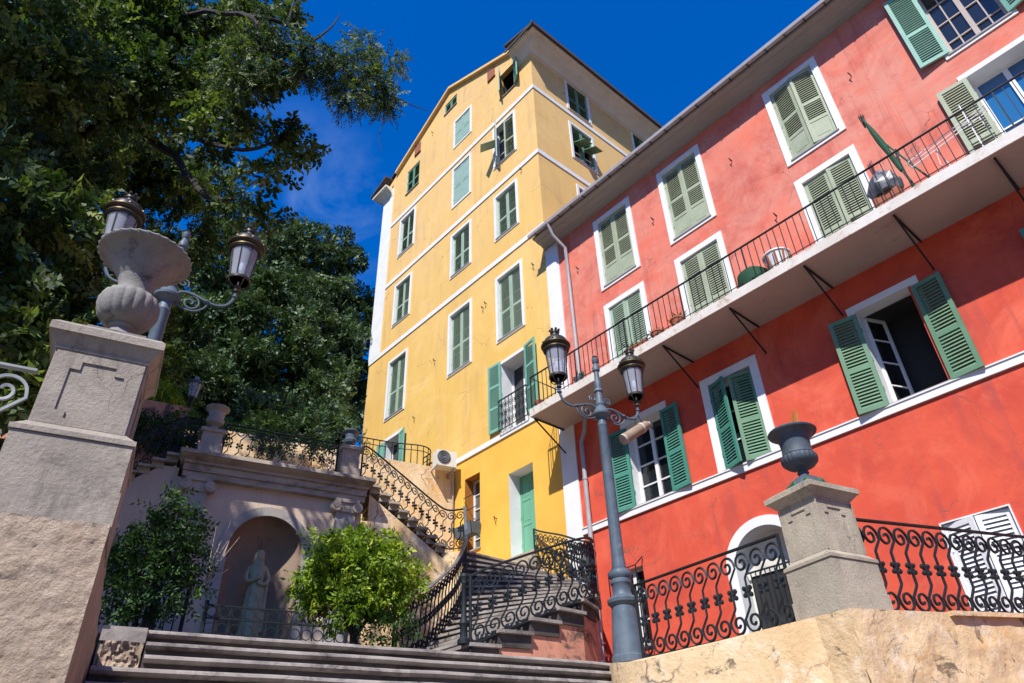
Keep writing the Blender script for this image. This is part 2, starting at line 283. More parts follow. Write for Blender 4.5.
# ------------------------------------------------------------------ window kit
CACHE = {}
def shutter_mesh(w, h, style, mat, flip=False, side=1, t=.045):
    k = ('sh', round(w, 3), round(h, 3), style, mat.name, side, flip)
    if k in CACHE: return CACHE[k]
    mb = MB(); st = .075
    def bx(x0, z0, x1, z1, y0=0, y1=t):
        mb.box((x0, y0, z0), (x1, y1, z1))
    secs = {'two': [('l', .42), ('l', .58)], 'three': [('p', .26), ('l', .26), ('l', .48)], 'tri': [('l', .33), ('l', .33), ('l', .34)],
            'panel': [('p', .42), ('p', .30), ('p', .28)], 'flap': [('f', .5), ('l', .5)], 'one': [('l', 1.0)], 'blank': [('p', .48), ('p', .52)]}[style]
    bx(0, 0, st, h); bx(w-st, 0, w, h)
    z = 0; rails = len(secs)+1; rail = .08; avail = h-rail*rails
    bx(st, 0, w-st, rail); z = rail
    for kind, fr in secs:
        hh = avail*fr
        if kind == 'l':
            n = max(2, int(hh/.062)); dz = hh/n
            for i in range(n):
                zc = z+dz*(i+.5); f0 = len(mb.v)
                mb.add([(st, .002, zc-.030), (w-st, .002, zc-.030), (w-st, t-.008, zc+.029), (st, t-.008, zc+.029),
                        (st, .012, zc-.033), (w-st, .012, zc-.033), (w-st, t-.001, zc+.024), (st, t-.001, zc+.024)],
                       [(0, 1, 2, 3), (7, 6, 5, 4), (0, 4, 5, 1), (3, 2, 6, 7)])
                if flip: mb.v[f0:] = [(a, t-b, c) for a, b, c in mb.v[f0:]]
        elif kind == 'p':
            bx(st, z, w-st, z+hh, .014, t-.014); bx(st+.05, z+.05, w-st-.05, z+hh-.05, .008, t-.008)
        elif kind == 'f':      # bottom section pushed out on stays
            a = R(62); L = min(hh, .62)
            p0 = Vector((0, 0, z+hh)); d = Vector((0, -math.sin(a), -math.cos(a)))*L; nn = Vector((0, math.cos(a), -math.sin(a)))*.025
            c = [Vector((st, 0, 0))+p0, Vector((w-st, 0, 0))+p0, Vector((w-st, 0, 0))+p0+d, Vector((st, 0, 0))+p0+d]
            mb.add(c+[q-nn for q in c], [(0, 1, 2, 3), (7, 6, 5, 4), (0, 4, 5, 1), (1, 5, 6, 2), (2, 6, 7, 3), (3, 7, 4, 0)])
        z += hh
        bx(st, z, w-st, z+rail, .003, t-.003); z += rail
    for zz in (.18*h, .5*h, .82*h): mb.box((-.012, -.012, zz-.04), (.03, .0, zz+.04))      # hinge straps
    if side < 0: mb.v = [(-x, y, z) for x, y, z in mb.v]; mb.f = [tuple(reversed(f)) for f in mb.f]
    CACHE[k] = mb.mesh('shutter', mat); return CACHE[k]
def frame_mesh(w, h, fw, fb, depth, mat, proud=.03, top_ext=0):
    k = ('fr', w, h, fw, fb, depth, mat.name, top_ext)
    if k in CACHE: return CACHE[k]
    mb = MB(); x = w/2
    mb.box((-x-fw, -proud, 0), (-x, .0, h)); mb.box((x, -proud, 0), (x+fw, .0, h)); mb.box((-x-fw-top_ext, -proud-.001, h), (x+fw+top_ext, .0, h+fw))
    if fb: mb.box((-x-fw, -proud-.001, -fb), (x+fw, .0, 0))
    for a, b in (((-x-.02, .001, -.02), (-x, depth, h+.02)), ((x, .001, -.02), (x+.02, depth, h+.02)), ((-x, .001, h), (x, depth, h+.02)), ((-x, .001, -.02), (x, depth, 0))): mb.box(a, b)
    CACHE[k] = mb.mesh('frame', mat); return CACHE[k]
def window(parent, X, z, w, h, fw=.15, fb=.10, depth=.22, style='two', mat='sage', angL=0, angR=0, pane='pane', frame='white', face='front', sill=True, casement=True,
           Y=12.0, rec=.03, shutters='LR', shut_h=None, shut_dz=0, cols=2, rows=3, room=False, name='window', sw=None, matR=None, styleR=None, top_ext=0, casemat='white'):
    rz = 0 if face == 'front' else R(90)
    loc = Vector((X, Y, z)) if face == 'front' else Vector((-11.55, X, z))
    mb = MB(); d = depth-.03; x = w/2
    if room:
        D = .9; mb.add([(-x, d, 0), (x, d, 0), (x, d, h), (-x, d, h), (-x, D, 0), (x, D, 0), (x, D, h), (-x, D, h)], [(4, 5, 6, 7), (0, 1, 5, 4), (2, 3, 7, 6), (1, 2, 6, 5), (3, 0, 4, 7)])
    else: mb.box((-x, d, 0), (x, d+.02, h))
    wobj = link(name, mb.mesh(name, M['interior' if room else pane]), parent, loc-wloc(parent), rz)
    if casement and not room:
        k = ('cs', w, h, depth, cols, rows, casemat)
        if k not in CACHE:
            mb = MB(); y0, y1 = d-.045, d-.003; b = .055
            mb.box((-x, y0, 0), (-x+b, y1, h)); mb.box((x-b, y0, 0), (x, y1, h)); mb.box((-.045, y0-.004, b), (.045, y1, h-b)); mb.box((-x+b, y0, 0), (x-b, y1, b)); mb.box((-x+b, y0, h-b), (x-b, y1, h))
            for i in range(1, rows):
                zz = h*i/rows; mb.box((-x+b, y0+.01, zz-.014), (-.045, y1, zz+.014)); mb.box((.045, y0+.01, zz-.014), (x-b, y1, zz+.014))
            if cols > 2:
                for sx in (-1, 1): mb.box((sx*(x+.0)/2-.013, y0+.012, b), (sx*x/2+.013, y1, h-b))
            CACHE[k] = mb.mesh('casement', M[casemat])
        link('casement', CACHE[k], wobj)
    if room == 'leaf':       # one casement leaf swung into the room
        mb = MB(); lw = w*.48; b = .05
        mb.box((0, 0, 0), (b, .04, h)); mb.box((lw-b, 0, 0), (lw, .04, h)); mb.box((b, 0, 0), (lw-b, .04, b)); mb.box((b, 0, h-b), (lw-b, .04, h))
        for i in (1, 2, 3): mb.box((b, .008, h*i/4-.012), (lw-b, .032, h*i/4+.012))
        link('casement', mb.mesh('casement', M['white']), wobj, (-x+.03, d-.02, 0), R(66))
    if fw: link('frame', frame_mesh(w, h, fw, fb, depth, M[frame], top_ext=top_ext), wobj)
    elif frame: 
        mb = MB()
        for a, b in (((-x-.02, .001, -.02), (-x, depth, h+.02)), ((x, .001, -.02), (x+.02, depth, h+.02)), ((-x, .001, h), (x, depth, h+.02)), ((-x, .001, -.02), (x, depth, 0))): mb.box(a, b)
        link('frame', mb.mesh('frame', M[frame]), wobj)
    if sill:
        mb = MB().box((-x-.03, -.055, -.035), (x+.03, .05, .0)); link('sill', mb.mesh('sill', M['greycornice']), wobj)
    sh = (shut_h or h)-.03; sw_ = sw or (w/2-.006)
    if 'L' in shutters: link('shutter', shutter_mesh(sw_, sh, style, M[mat], flip=angL > 90, side=1), wobj, (-x+.004, rec-.05 if angL > 20 else rec, .015+shut_dz), -R(angL))
    if 'R' in shutters: link('shutter', shutter_mesh(sw_, sh, styleR or style, M[matR or mat], flip=angR > 90, side=-1), wobj, (x-.004, rec-.05 if angR > 20 else rec, .015+shut_dz), R(angR))
    return wobj
def wall_sheet(poly, holes, F, thick=0):
    """flat wall in local (x,z) at y=0, with rectangular or polygonal holes; front faces -y"""
    loops = [[Vector((x, z, 0)) for x, z in poly]] + [[Vector((x, z, 0)) for x, z in hl] for hl in holes]
    tri = tessellate_polygon(loops); flatv = [p for l in loops for p in l]
    mb = MB(); mb.add([F @ Vector((p.x, 0, p.y)) for p in flatv], [t for t in tri]); return mb
def rect(x0, z0, x1, z1): return [(x0, z0), (x1, z0), (x1, z1), (x0, z1)]
def orient(mb, n):      # make all faces look towards n
    out = []
    for f in mb.f:
        a, b, c = (Vector(mb.v[i]) for i in f[:3])
        out.append(f if (b-a).cross(c-a).dot(n) > 0 else tuple(reversed(f)))
    mb.f = out; return mb

# ------------------------------------------------------------------ RED BUILDING
red = thing('red_building', 'red plastered house with long iron balcony and green shutters, right of the yellow house', 'building', (-2, 15, -1.6))
FY = Matrix.Translation((0, 12, 0))
colsX = [-8.88, -6.52, -3.24, .14]
holes = []
W_ = 1.07
for i, x in enumerate(colsX):
    holes += [rect(x-W_/2, 12.05, x+W_/2, 14.33), rect(x-W_/2, 8.74, x+W_/2, 11.29), rect(x-.52, 5.82, x+.52, 7.78)]
arch = [(-7.28, 2.0), (-5.92, 2.0), (-5.92, 3.92)] + [(-6.6+.68*math.cos(a), 3.92+.62*math.sin(a)) for a in np.linspace(.15, PI-.15, 11)] + [(-7.28, 3.92)]
holes += [arch, rect(-10.15, 3.0, -9.45, 4.55), rect(-3.63, 1.6, -2.67, 3.68)]
for x in (4.0, 6.6):
    holes += [rect(x-W_/2, 12.05, x+W_/2, 14.33), rect(x-W_/2, 8.74, x+W_/2, 11.29), rect(x-.52, 5.82, x+.52, 7.78)]
poly = rect(-11.55, -1.6, 8.5, 14.8)
mb = orient(wall_sheet(poly, holes, FY), Vector((0, -1, 0)))
mb.add([(8.5, 12, -1.6), (8.5, 20, -1.6), (8.5, 20, 14.8), (8.5, 12, 14.8)], [(0, 1, 2, 3)]); mb.add([(-11.4, 20, -1.6), (8.5, 20, -1.6), (8.5, 20, 14.8), (-11.4, 20, 14.8)], [(1, 0, 3, 2)])
mb.build('wall', M['red'], red)
mb = MB().box((-11.55, 11.965, -1.6), (-11.03, 11.999, 14.78)); mb.build('corner_strip', M['white'], red)
mb = MB().box((-11.03, 11.955, 5.64), (8.5, 11.998, 5.80)).box((-11.03, 11.935, 5.775), (8.5, 11.9545, 5.80)); mb.build('sill_band', M['white'], red)
# eaves cornice and gutter
prof = [(12.0, 14.76), (11.94, 14.76), (11.93, 14.80), (11.84, 14.81), (11.80, 14.85), (11.60, 14.875), (11.58, 14.90), (11.45, 14.91), (11.43, 14.97), (12.0, 14.97)]
MB().sweepx(prof[::-1], -11.53, 8.6).build('cornice', M['greycornice'], red)
g = [(11.43, 15.05), (11.40, 14.96), (11.35, 14.935), (11.30, 14.96), (11.285, 15.05), (11.295, 15.05), (11.315, 14.97), (11.35, 14.95), (11.39, 14.97), (11.42, 15.05)]
MB().sweepx(g, -11.6, 8.7).build('gutter', M['pipe'], red)
mb = MB()
gh = MB().box((0, 0, 0), (.03, .13, .02)).mesh('gutter_bracket', M['roof'])
for i in range(40): link('gutter_bracket', gh, red, Vector((-11.3+i*.5, 11.30, 14.925))-wloc(red))
mb = MB(); mb.prism([(-11.5, 11.38), (8.7, 11.38), (8.7, 16), (-11.5, 16)], [15.02, 15.02, 17.1, 17.1], [15.09, 15.09, 17.2, 17.2]).prism([(-11.5, 16), (8.7, 16), (8.7, 20.5), (-11.5, 20.5)], [17.1, 17.1, 15, 15], [17.2, 17.2, 15.1, 15.1])
mb.build('roof', M['tile'], red)
# windows
for i, x in enumerate(colsX[:3]):
    window(red, x, 12.05, W_, 2.28, fw=.15, fb=.11, style='three', mat='olive', angL=[2, 1, 9][i], angR=[1, 3, 12][i])
    window(red, x, 8.74, W_, 2.55, fw=.15, fb=0, style='two', mat=['sage', 'olive', 'olive'][i], angL=[3, 2, 1][i], angR=[1, 2, 5][i], sill=False)
window(red, colsX[3], 12.05, W_, 2.28, fw=.10, fb=.10, style='two', mat='tealpale', angL=172, angR=165, pane='pane', cols=4, rows=4, depth=.35, casemat='soffit')
window(red, colsX[3], 8.74, W_, 2.55, fw=.12, fb=0, style='two', mat='olive', angL=176, angR=170, pane='bluepane', sill=False, rows=2, depth=.35)
window(red, -8.86, 5.82, 1.04, 1.96, fw=.16, fb=0, style='two', mat='teal', angL=174, angR=172, depth=.3, rows=4, pane='pane', shut_dz=-.04)
window(red, -6.52, 5.82, 1.04, 1.96, fw=.18, fb=0, style='two', mat='teal', angL=24, angR=17, matR='greenlit', depth=.3, shut_dz=-.04)
window(red, -3.18, 5.82, 1.04, 1.96, fw=.14, fb=0, style='two', mat='greenlit', angL=170, angR=174, depth=.3, room='leaf', shut_dz=-.04)
window(red, colsX[3], 5.82, 1.04, 1.96, fw=.14, fb=0, style='two', mat='teal', angL=172, angR=174, depth=.3, shut_dz=-.04)
for x in (4.0, 6.6):
    window(red, x, 12.05, W_, 2.28, style='three', mat='olive'); window(red, x, 8.74, W_, 2.55, fb=0, style='two', mat='olive', sill=False); window(red, x, 5.82, 1.04, 1.96, fb=0, style='two', mat='teal', depth=.3)
# arched doorway with white surround
mb = MB(); n = 24
def archpts(r0, ry, x0, zs, z0): return [(x0+r0, z0)]+[(x0+r0*math.cos(a), zs+ry*math.sin(a)) for a in np.linspace(0, PI, n)]+[(x0-r0, z0)]
ins = archpts(.66, .62, -6.6, 3.92, 1.5); outs = archpts(.86, .80, -6.6, 3.92, 1.5); k = len(ins)
vs = [(x, 11.96, z) for x, z in outs]+[(x, 11.96, z) for x, z in ins]+[(x, 12.35, z) for x, z in ins]+[(x, 12.0, z) for x, z in outs]
fs = []
for i in range(k-1): fs += [(i, k+i, k+i+1, i+1), (k+i, 2*k+i, 2*k+i+1, k+i+1), (i, i+1, 3*k+i+1, 3*k+i)]
mb.add(vs, fs); dr = orient(MB().add([(x, 12.34, z) for x, z in ins], [tuple(range(k))]), Vector((0, -1, 0))).build('arched_door', M['cornice'], red)
mb.build('door_surround', M['white'], dr)
mb = MB().box((-7.2, 12.30, 1.6), (-6.0, 12.335, 3.80))
mb.build('door_leaf', M['interior'], dr)
mb = MB()
for i in range(12): mb.tube([(-7.15+i*.1, 12.24, 1.55), (-7.15+i*.1, 12.24, 3.85)], .012, 4)
mb.tube([(-7.25, 12.24, 3.86), (-5.95, 12.24, 3.86)], .02, 4).tube([(-7.25, 12.24, 2.7), (-5.95, 12.24, 2.7)], .02, 4); mb.build('door_grille', M['iron'], dr)
wl = window(red, -9.8, 3.0, .70, 1.55, fw=0, frame='salmon', shutters='', casement=True, depth=.2, rows=3, sill=True)
mb = MB()
for sx in (-.38, .38): mb.tube([(sx, -.02, -.1), (sx, -.28, -.1), (sx, -.28, 1.5), (sx, -.02, 1.72)], .014, 4)
for i in range(5): mb.tube([(-.38+i*.19, -.28, -.1), (-.38+i*.19, -.28, 1.5)], .009, 4)
for zz in (-.1, .7, 1.5): mb.tube([(-.38, -.28, zz), (.38, -.28, zz)], .012, 4)
link('window_grille', mb.mesh('window_grille', M['iron']), wl)
window(red, -3.15, 1.6, .96, 2.08, fw=.02, fb=0, style='two', mat='white_metal', angL=14, angR=8, sill=False, casement=False)
# balcony
SX0, SX1, SY = -11.4, 8.0, 10.81
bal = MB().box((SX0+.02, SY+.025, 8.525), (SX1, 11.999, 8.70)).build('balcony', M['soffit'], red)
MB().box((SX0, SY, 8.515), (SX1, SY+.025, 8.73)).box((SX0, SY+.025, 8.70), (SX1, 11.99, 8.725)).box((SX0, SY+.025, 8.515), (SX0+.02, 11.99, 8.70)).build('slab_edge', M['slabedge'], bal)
mb = MB().tube([(SX0+.04, 11.98, 9.66), (SX0+.04, SY+.05, 9.66), (SX1, SY+.05, 9.66)], .022, 6, flat=(1.2, .7)).tube([(SX0+.04, 11.98, 8.82), (SX0+.04, SY+.05, 8.82), (SX1, SY+.05, 8.82)], .010, 4)
mb.build('handrail', M['iron'], bal)
bm0 = MB().tube([(0, 0, 8.73), (0, 0, 9.65)], .0095, 4).mesh('baluster', M['iron'])
bm1 = MB().tube([(0, 0, 8.60), (0, 0, 9.65)], .017, 4).mesh('baluster', M['iron'])
xs = list(np.arange(SX0+.04, 1.6, .1453))
for i, x in enumerate(xs): link('baluster', bm1 if i % 11 == 0 else bm0, bal, Vector((x, SY+.05, 0))-wloc(bal))
for y in np.arange(SY+.2, 11.95, .147): link('baluster', bm0, bal, Vector((SX0+.04, y, 0))-wloc(bal))
for x in (SX0+.03, -9.5, -7.9, -7.27, -5.57, -3.92, -2.22, -.6, 1.2, 3, 5):
    mb = MB().tube([(x, SY+.12, 8.505), (x, 11.98, 8.505)], .022, 4).tube([(x, SY+.15, 8.49), (x, 11.98, 7.85)], .020, 4)
    if x == -7.9 or x == -9.5: continue
    mb.build('bracket', M['iron'], bal)
# downpipe
mb = MB().tube([(-10.75, 11.35, 14.95), (-10.75, 11.5, 14.6), (-10.63, 11.88, 14.2), (-10.62, 11.9, 13), (-10.58, 11.9, 8.74)], .05, 10)
mb.build('downpipe', M['pipe'], red)
mb = MB().tube([(-10.35, 11.7, 8.45), (-10.55, 11.84, 8.1), (-10.74, 11.9, 7.9), (-10.74, 11.9, 4), (-10.74, 11.9, 1.45)], .055, 10)
for z in (6.9, 5.2, 3.2): mb.tube([(-10.74, 11.9, z), (-10.74, 11.9, z+.04)], .068, 10)
mb.build('downpipe', M['pipe'], red)
for (x, z) in ((-10.3, 13.25), (-7.55, 13.1), (-5.1, 13.2), (-4.5, 10.9), (-2.05, 13.2), (-1.9, 10.6)): MB().tube([(x, 12, z), (x, 11.93, z), (x-.02, 11.91, z+.05), (x+.01, 11.92, z-.07)], .012, 4).build('wall_hook', M['iron'], red)

# ------------------------------------------------------------------ YELLOW BUILDING
yel = thing('yellow_building', 'tall yellow gabled house with white string courses and shuttered windows, left of the red house', 'building', (-16.8, 17, -1.6))
def zr(x): return 28.58-.4926*abs(x+16.8)
cA, cB, cC = -19.79, -15.90, -13.30
wy = []     # x,z,w,h,kwargs
def addw(x, z, w, h, **k): wy.append((x, z, w, h, k))
for x, a in ((cA, 2), (cB, 1), (cC, 2)):
    addw(x, 12.68, 1.12, 2.44, rec=.08, style='two', fw=.11, angL=a, angR=1, fb=.09)
    addw(x, 16.93, 1.06, 1.98, rec=.08, style='two', fw=.11, angL=1, angR=a, fb=.09)
for x in (cA,): addw(x, 20.62, 1.04, 2.05, rec=.08, style='two', fw=.11, fb=.09, angR=4)
addw(cB, 20.53, 1.04, 2.10, style='blank', mat='blank', fw=.10, fb=.09, rec=.0, sill=False)
addw(cC+.05, 20.52, 1.10, 2.10, style='flap', mat='sage', fw=.11, fb=.07, angL=38, angR=6, matR='olive', styleR='two')
addw(cB+.03, 24.05, 1.04, 1.60, style='blank', mat='blank', fw=.10, fb=.07, rec=.0, sill=False)
addw(cA+.2, 24.15, 1.0, 1.5, style='two', fw=0, mat='greenlit')
addw(-16.78, 26.95, .9, .70, style='one', fw=0, mat='greenlit')
addw(cC+.36, 24.13, .92, 1.50, style='one', fw=0, mat='greenlit', angL=48, angR=150, room=True, styleR='two', matR='tealpale', frame='yellow')
# balconied door, green door, small barred window, left terrace door
addw(-13.24, 9.42, 1.10, 2.32, style='tri', fw=.10, fb=0, angL=176, angR=170, depth=.5, mat='tealpale', sill=False, rows=1, shut_dz=.12)
addw(-13.13, 5.74, .98, 2.36, style='panel', fw=0, frame='white', rec=.40, depth=.5, mat='door', sill=False, casement=False)
addw(-15.22, 6.42, .70, 2.20, shutters='', fw=0, frame='ochre', depth=.4, rows=5, pane='greypane', sill=True)
addw(-19.75, 9.55, .95, 2.15, style='panel', fw=.12, fb=0, angL=176, angR=168, mat='tealpale', depth=.35, sill=False, rows=1)
holesY = [rect(x-w/2, z, x+w/2, z+h) for x, z, w, h, k in wy]
poly = [(-22.0, -1.6), (-11.55, -1.6), (-11.55, zr(-11.55)-.12), (-16.8, zr(-16.8)-.12), (-22.0, zr(-22.0)-.12)]
lowp = 9.33
def clip_holes(hs, lo): return [h for h in hs if (h[0][1] < lo) == (lo > 100)]
hu = [h for h in holesY if h[0][1] > lowp-.0]; hl_ = [h for h in holesY if h[0][1] < lowp]
polyU = [(-22.0, lowp), (-11.55, lowp), (-11.55, zr(-11.55)-.12), (-16.8, zr(-16.8)-.12), (-22.0, zr(-22.0)-.12)]
mb = orient(wall_sheet(polyU, hu, FY), Vector((0, -1, 0)))
sideh = []
side = []
def adds(y, z, w, h, **k): side.append((y, z, w, h, k)); sideh.append(rect(y-w/2, z, y+w/2, z+h))
adds(14.52, 23.32, 1.14, 1.80, style='two', mat='greenlit', fw=.12, fb=.04, angL=1, angR=1)
adds(14.48, 20.50, 1.14, 1.88, style='flap', mat='greenlit', fw=.11, fb=.09, styleR='flap')
adds(14.48, 17.0, 1.1, 1.9, style='two', mat='greenlit', fw=.11, fb=.09)
adds(18.55, 23.32, 1.14, 1.80, style='flap', mat='greenlit', fw=.12, fb=.04, styleR='flap')
adds(18.5, 20.50, 1.14, 1.88, style='two', mat='greenlit', fw=.11, fb=.09)
FS = Matrix.Translation((-11.55, 0, 0)) @ Matrix.Rotation(R(90), 4, 'Z')      # local x -> +y world
mb2 = orient(wall_sheet([(12.0, lowp), (23.0, lowp), (23.0, 25.2), (12.0, 25.2)], sideh, FS), Vector((1, 0, 0)))
mb.add(mb2.v, mb2.f)
mb.add([(-22, 12, -1.6), (-22, 23, -1.6), (-22, 23, 25.9), (-22, 12, 25.9)], [(0, 3, 2, 1)]); mb.add([(-22, 23, -1.6), (-11.55, 23, -1.6), (-11.55, 23, 25.9), (-22, 23, 25.9)], [(0, 3, 2, 1)])
mb.build('wall', M['yellow'], yel)
mb = orient(wall_sheet(rect(-22.0, -1.6, -11.551, lowp), hl_, FY), Vector((0, -1, 0))); mb.build('lower_wall', M['orange'], yel)
for x, z, w, h, k in wy:
    nm = 'door' if z in (9.42, 5.74, 9.55) else 'window'
    k = dict(k); k.setdefault('mat', 'sage'); window(yel, x, z, w, h, name=nm, **k)
for y, z, w, h, k in side: window(yel, y, z, w, h, face='side', **k)
for z0, z1 in ((22.93, 23.12), (19.33, 19.52), (15.82, 16.01)):
    MB().box((-21.2 if z0 > 15.9 else -22.0, 11.965, z0), (-11.55, 11.998, z1)).box((-11.549, 11.965, z0), (-11.517, 23, z1)).build('string_course', M['white'], yel)
MB().box((-16.15, 11.955, 9.25), (-11.56, 11.998, 9.41)).build('string_course', M['white'], yel)
MB().box((-22.03, 11.962, 16.01), (-21.2, 11.997, 25.5)).build('corner_strip', M['white'], yel)
for x, z in ((-19.3, 26.6), (-13.9, 26.38)):
    v = MB().box((x-.21, 11.985, z-.33), (x+.21, 11.999, z+.33)).build('attic_vent', M['redpanel'], yel)
    MB().box((x-.25, 11.97, z-.37), (x-.212, 11.996, z+.37)).box((x-.212, 11.93, z-.37), (x+.25, 11.996, z-.332)).build('vent_frame', M['redpanel'], v)
# roof, eaves cove with returns
def cove(pts, name, parent, mat):     # pts: list of (x,y,dx,dy) path with outward normal
    prof = [(0, 25.02), (.05, 25.06), (.10, 25.07), (.16, 25.16), (.30, 25.27), (.50, 25.35), (.54, 25.40), (.74, 25.43), (.76, 25.52), (0, 25.52)]
    mb = MB(); n = len(prof)
    for (x, y, dx, dy) in pts: mb.add([(x+o*dx, y+o*dy, z) for o, z in prof], [])
    for i in range(len(pts)-1):
        for k in range(n): mb.f.append((i*n+k, i*n+(k+1) % n, (i+1)*n+(k+1) % n, (i+1)*n+k))
    mb.f.append(tuple(range(n))); mb.f.append(tuple((len(pts)-1)*n+k for k in range(n))[::-1])
    mb.build(name, mat, parent)
cove([(-12.3, 12.0, 0, -.72), (-11.55, 12.0, 1, -.72), (-11.55, 23, 1, 0)], 'cornice', yel, M['cornice'])
cove([(-22.0, 23, -.6, 0), (-22.0, 12.0, -.6, -.6), (-21.25, 12.0, 0, -.6)], 'cornice', yel, M['cornice'])
mb = MB()
def slab(x0, x1, y0, y1, za, zb, t): mb.prism([(x0, y0), (x1, y0), (x1, y1), (x0, y1)], [za, zb, zb, za], [za+t, zb+t, zb+t, za+t])
slab(-16.8, -10.72, 11.88, 23.2, zr(-16.8)-.10, zr(-10.72)-.03, .06); slab(-22.52, -16.8, 11.88, 23.2, zr(-22.52)-.03, zr(-16.8)-.10, .06)
slab(-12.4, -10.72, 11.38, 11.86, 25.95, 25.53, .09); slab(-22.52, -21.2, 11.48, 11.86, 25.55, 25.95, .09)
mb.box((-17.2, 13, 28.4), (-16.3, 13.9, 29.0)).box((-10.73, 11.30, 25.43), (-10.68, 23.2, 25.60)).box((-12.35, 11.36, 25.46), (-10.68, 11.40, 25.58))
mb.build('roof', M['roof'], yel)
mb = MB()
mb.prism([(-16.8, 11.84), (-12.62, 11.84), (-12.62, 11.999), (-16.8, 11.999)], [zr(-16.8)-.24, zr(-12.62)-.24]+[zr(-12.62)-.24, zr(-16.8)-.24], [zr(-16.8)-.10, zr(-12.62)-.10]+[zr(-12.62)-.10, zr(-16.8)-.10])
mb.prism([(-21.0, 11.84), (-16.8, 11.84), (-16.8, 11.999), (-21.0, 11.999)], [zr(-21)-.24, zr(-16.8)-.24]+[zr(-16.8)-.24, zr(-21)-.24], [zr(-21)-.10, zr(-16.8)-.10]+[zr(-16.8)-.10, zr(-21)-.10])
mb.build('verge_moulding', M['yellow'], yel)
MB().tube([(-16.12, 11.93, 9.3), (-16.12, 11.93, 5.3)], .05, 8).build('downpipe', M['white_metal'], yel)
for (x, z) in ((-17.3, 13.7), (-14.6, 14.4), (-14.45, 14.5), (-12.1, 14.6), (-18.1, 26.6), (-18.4, 11.9), (-21.3, 12.1), (-14.15, 7.0), (-12.4, 19.2)): MB().tube([(x, 12, z), (x, 11.93, z), (x-.02, 11.91, z+.06), (x+.01, 11.92, z-.08)], .013, 4).build('wall_hook', M['iron'], yel)
# juliet railing
mb = MB()
x0, x1, yy, z0, z1 = -13.82, -12.6, 11.86, 9.46, 10.42
mb.tube([(x0, 12, z1), (x0, yy, z1), (x1, yy, z1), (x1, 12, z1)], .022, 4).tube([(x0, 12, z0), (x0, yy, z0), (x1, yy, z0), (x1, 12, z0)], .014, 4)
for i in range(9):
    x = x0+(x1-x0)*i/8; mb.tube([(x, yy, z0), (x, yy, z1)], .011, 4)
    if i < 8:
        for zc in (.2, .48, .74):
            c = (x+.076, zc+z0); mb.tube([(c[0]+(.02+.045*t)*math.cos(t*9+i), yy, c[1]+(.03+.09*t)*math.sin(t*9+i)) for t in np.linspace(0, 1, 9)], .010, 3)
mb.build('juliet_railing', M['iron'], yel)

# ------------------------------------------------------------------ RAILINGS
def resample(path, step):
    P = [Vector(p) for p in path]; L = [0]
    for a, b in zip(P, P[1:]): L.append(L[-1]+(b-a).length)
    n = max(1, round(L[-1]/step)); return P, L, n
def path_at(P, L, s):
    s = max(0, min(s, L[-1]))
    for i in range(len(P)-1):
        if s <= L[i+1] or i == len(P)-2:
            t = (s-L[i])/max(L[i+1]-L[i], 1e-9); return P[i].lerp(P[i+1], t)
def smooth_path(path, n=6):
    P = [Vector(p) for p in path]; out = []
    for i in range(len(P)-1):
        p0 = P[max(i-1, 0)]; p1 = P[i]; p2 = P[i+1]; p3 = P[min(i+2, len(P)-1)]
        for k in range(n):
            t = k/n; out.append(.5*((2*p1)+(-p0+p2)*t+(2*p0-5*p1+4*p2-p3)*t*t+(-p0+3*p1-3*p2+p3)*t**3))
    out.append(P[-1]); return out
def scroll_unit(H, w):
    r = min(w*.50, H*.135)
    top = [(-.01+(r*(.16+.84*t))*math.cos(2*PI*1.45*(1-t)), H-.045-r+(r*(.16+.84*t))*math.sin(2*PI*1.45*(1-t))) for t in np.linspace(0, 1, 36)]
    cz = H-.045-r; top += [(r*.96, cz-.035), (r*.80, cz-.055), (r*.10, cz-.15), (0, cz-.17), (0, H*.5)]
    bot = [(-x, H-z) for x, z in top][::-1]
    return top+bot[1:]
def railing(name, label, path, H=.95, w=.235, r=.0135, posts=(0, -1), mat='iron', rail='iron', rr=.024, cat='railing', group=None, nn=4, gap=.04):
    P, L, n = resample(path, w)
    root = thing(name, label, cat, P[0], group)
    MB().tube([p+Vector((0, 0, H)) for p in P], rr, 6, flat=(1.25, .7)).build('handrail', M[rail], root)
    MB().tube([p+Vector((0, 0, gap)) for p in P], r*1.1, 4).build('bottom_rail', M[mat], root)
    unit = scroll_unit(H, L[-1]/n); sp = L[-1]/n
    for i in range(n):
        s0 = (i+.5)*sp; mb = MB()
        mb.tube([path_at(P, L, s0+x)+Vector((0, 0, z)) for x, z in unit], r, nn)
        for dx in (-.046, .046):
            for dz in (-.036, .036): mb.ball(path_at(P, L, s0+dx)+Vector((0, 0, H/2+dz)), .029, 6, 4)
        mb.tube([path_at(P, L, s0-.04)+Vector((0, 0, H/2)), path_at(P, L, s0+.04)+Vector((0, 0, H/2))], .016, 4)
        mb.build('baluster', M[mat], root)
    for i in posts:
        p = P[i]; MB().tube([p-Vector((0, 0, .12)), p+Vector((0, 0, H+.01))], .022, 6).build('post', M[mat], root)
    return root

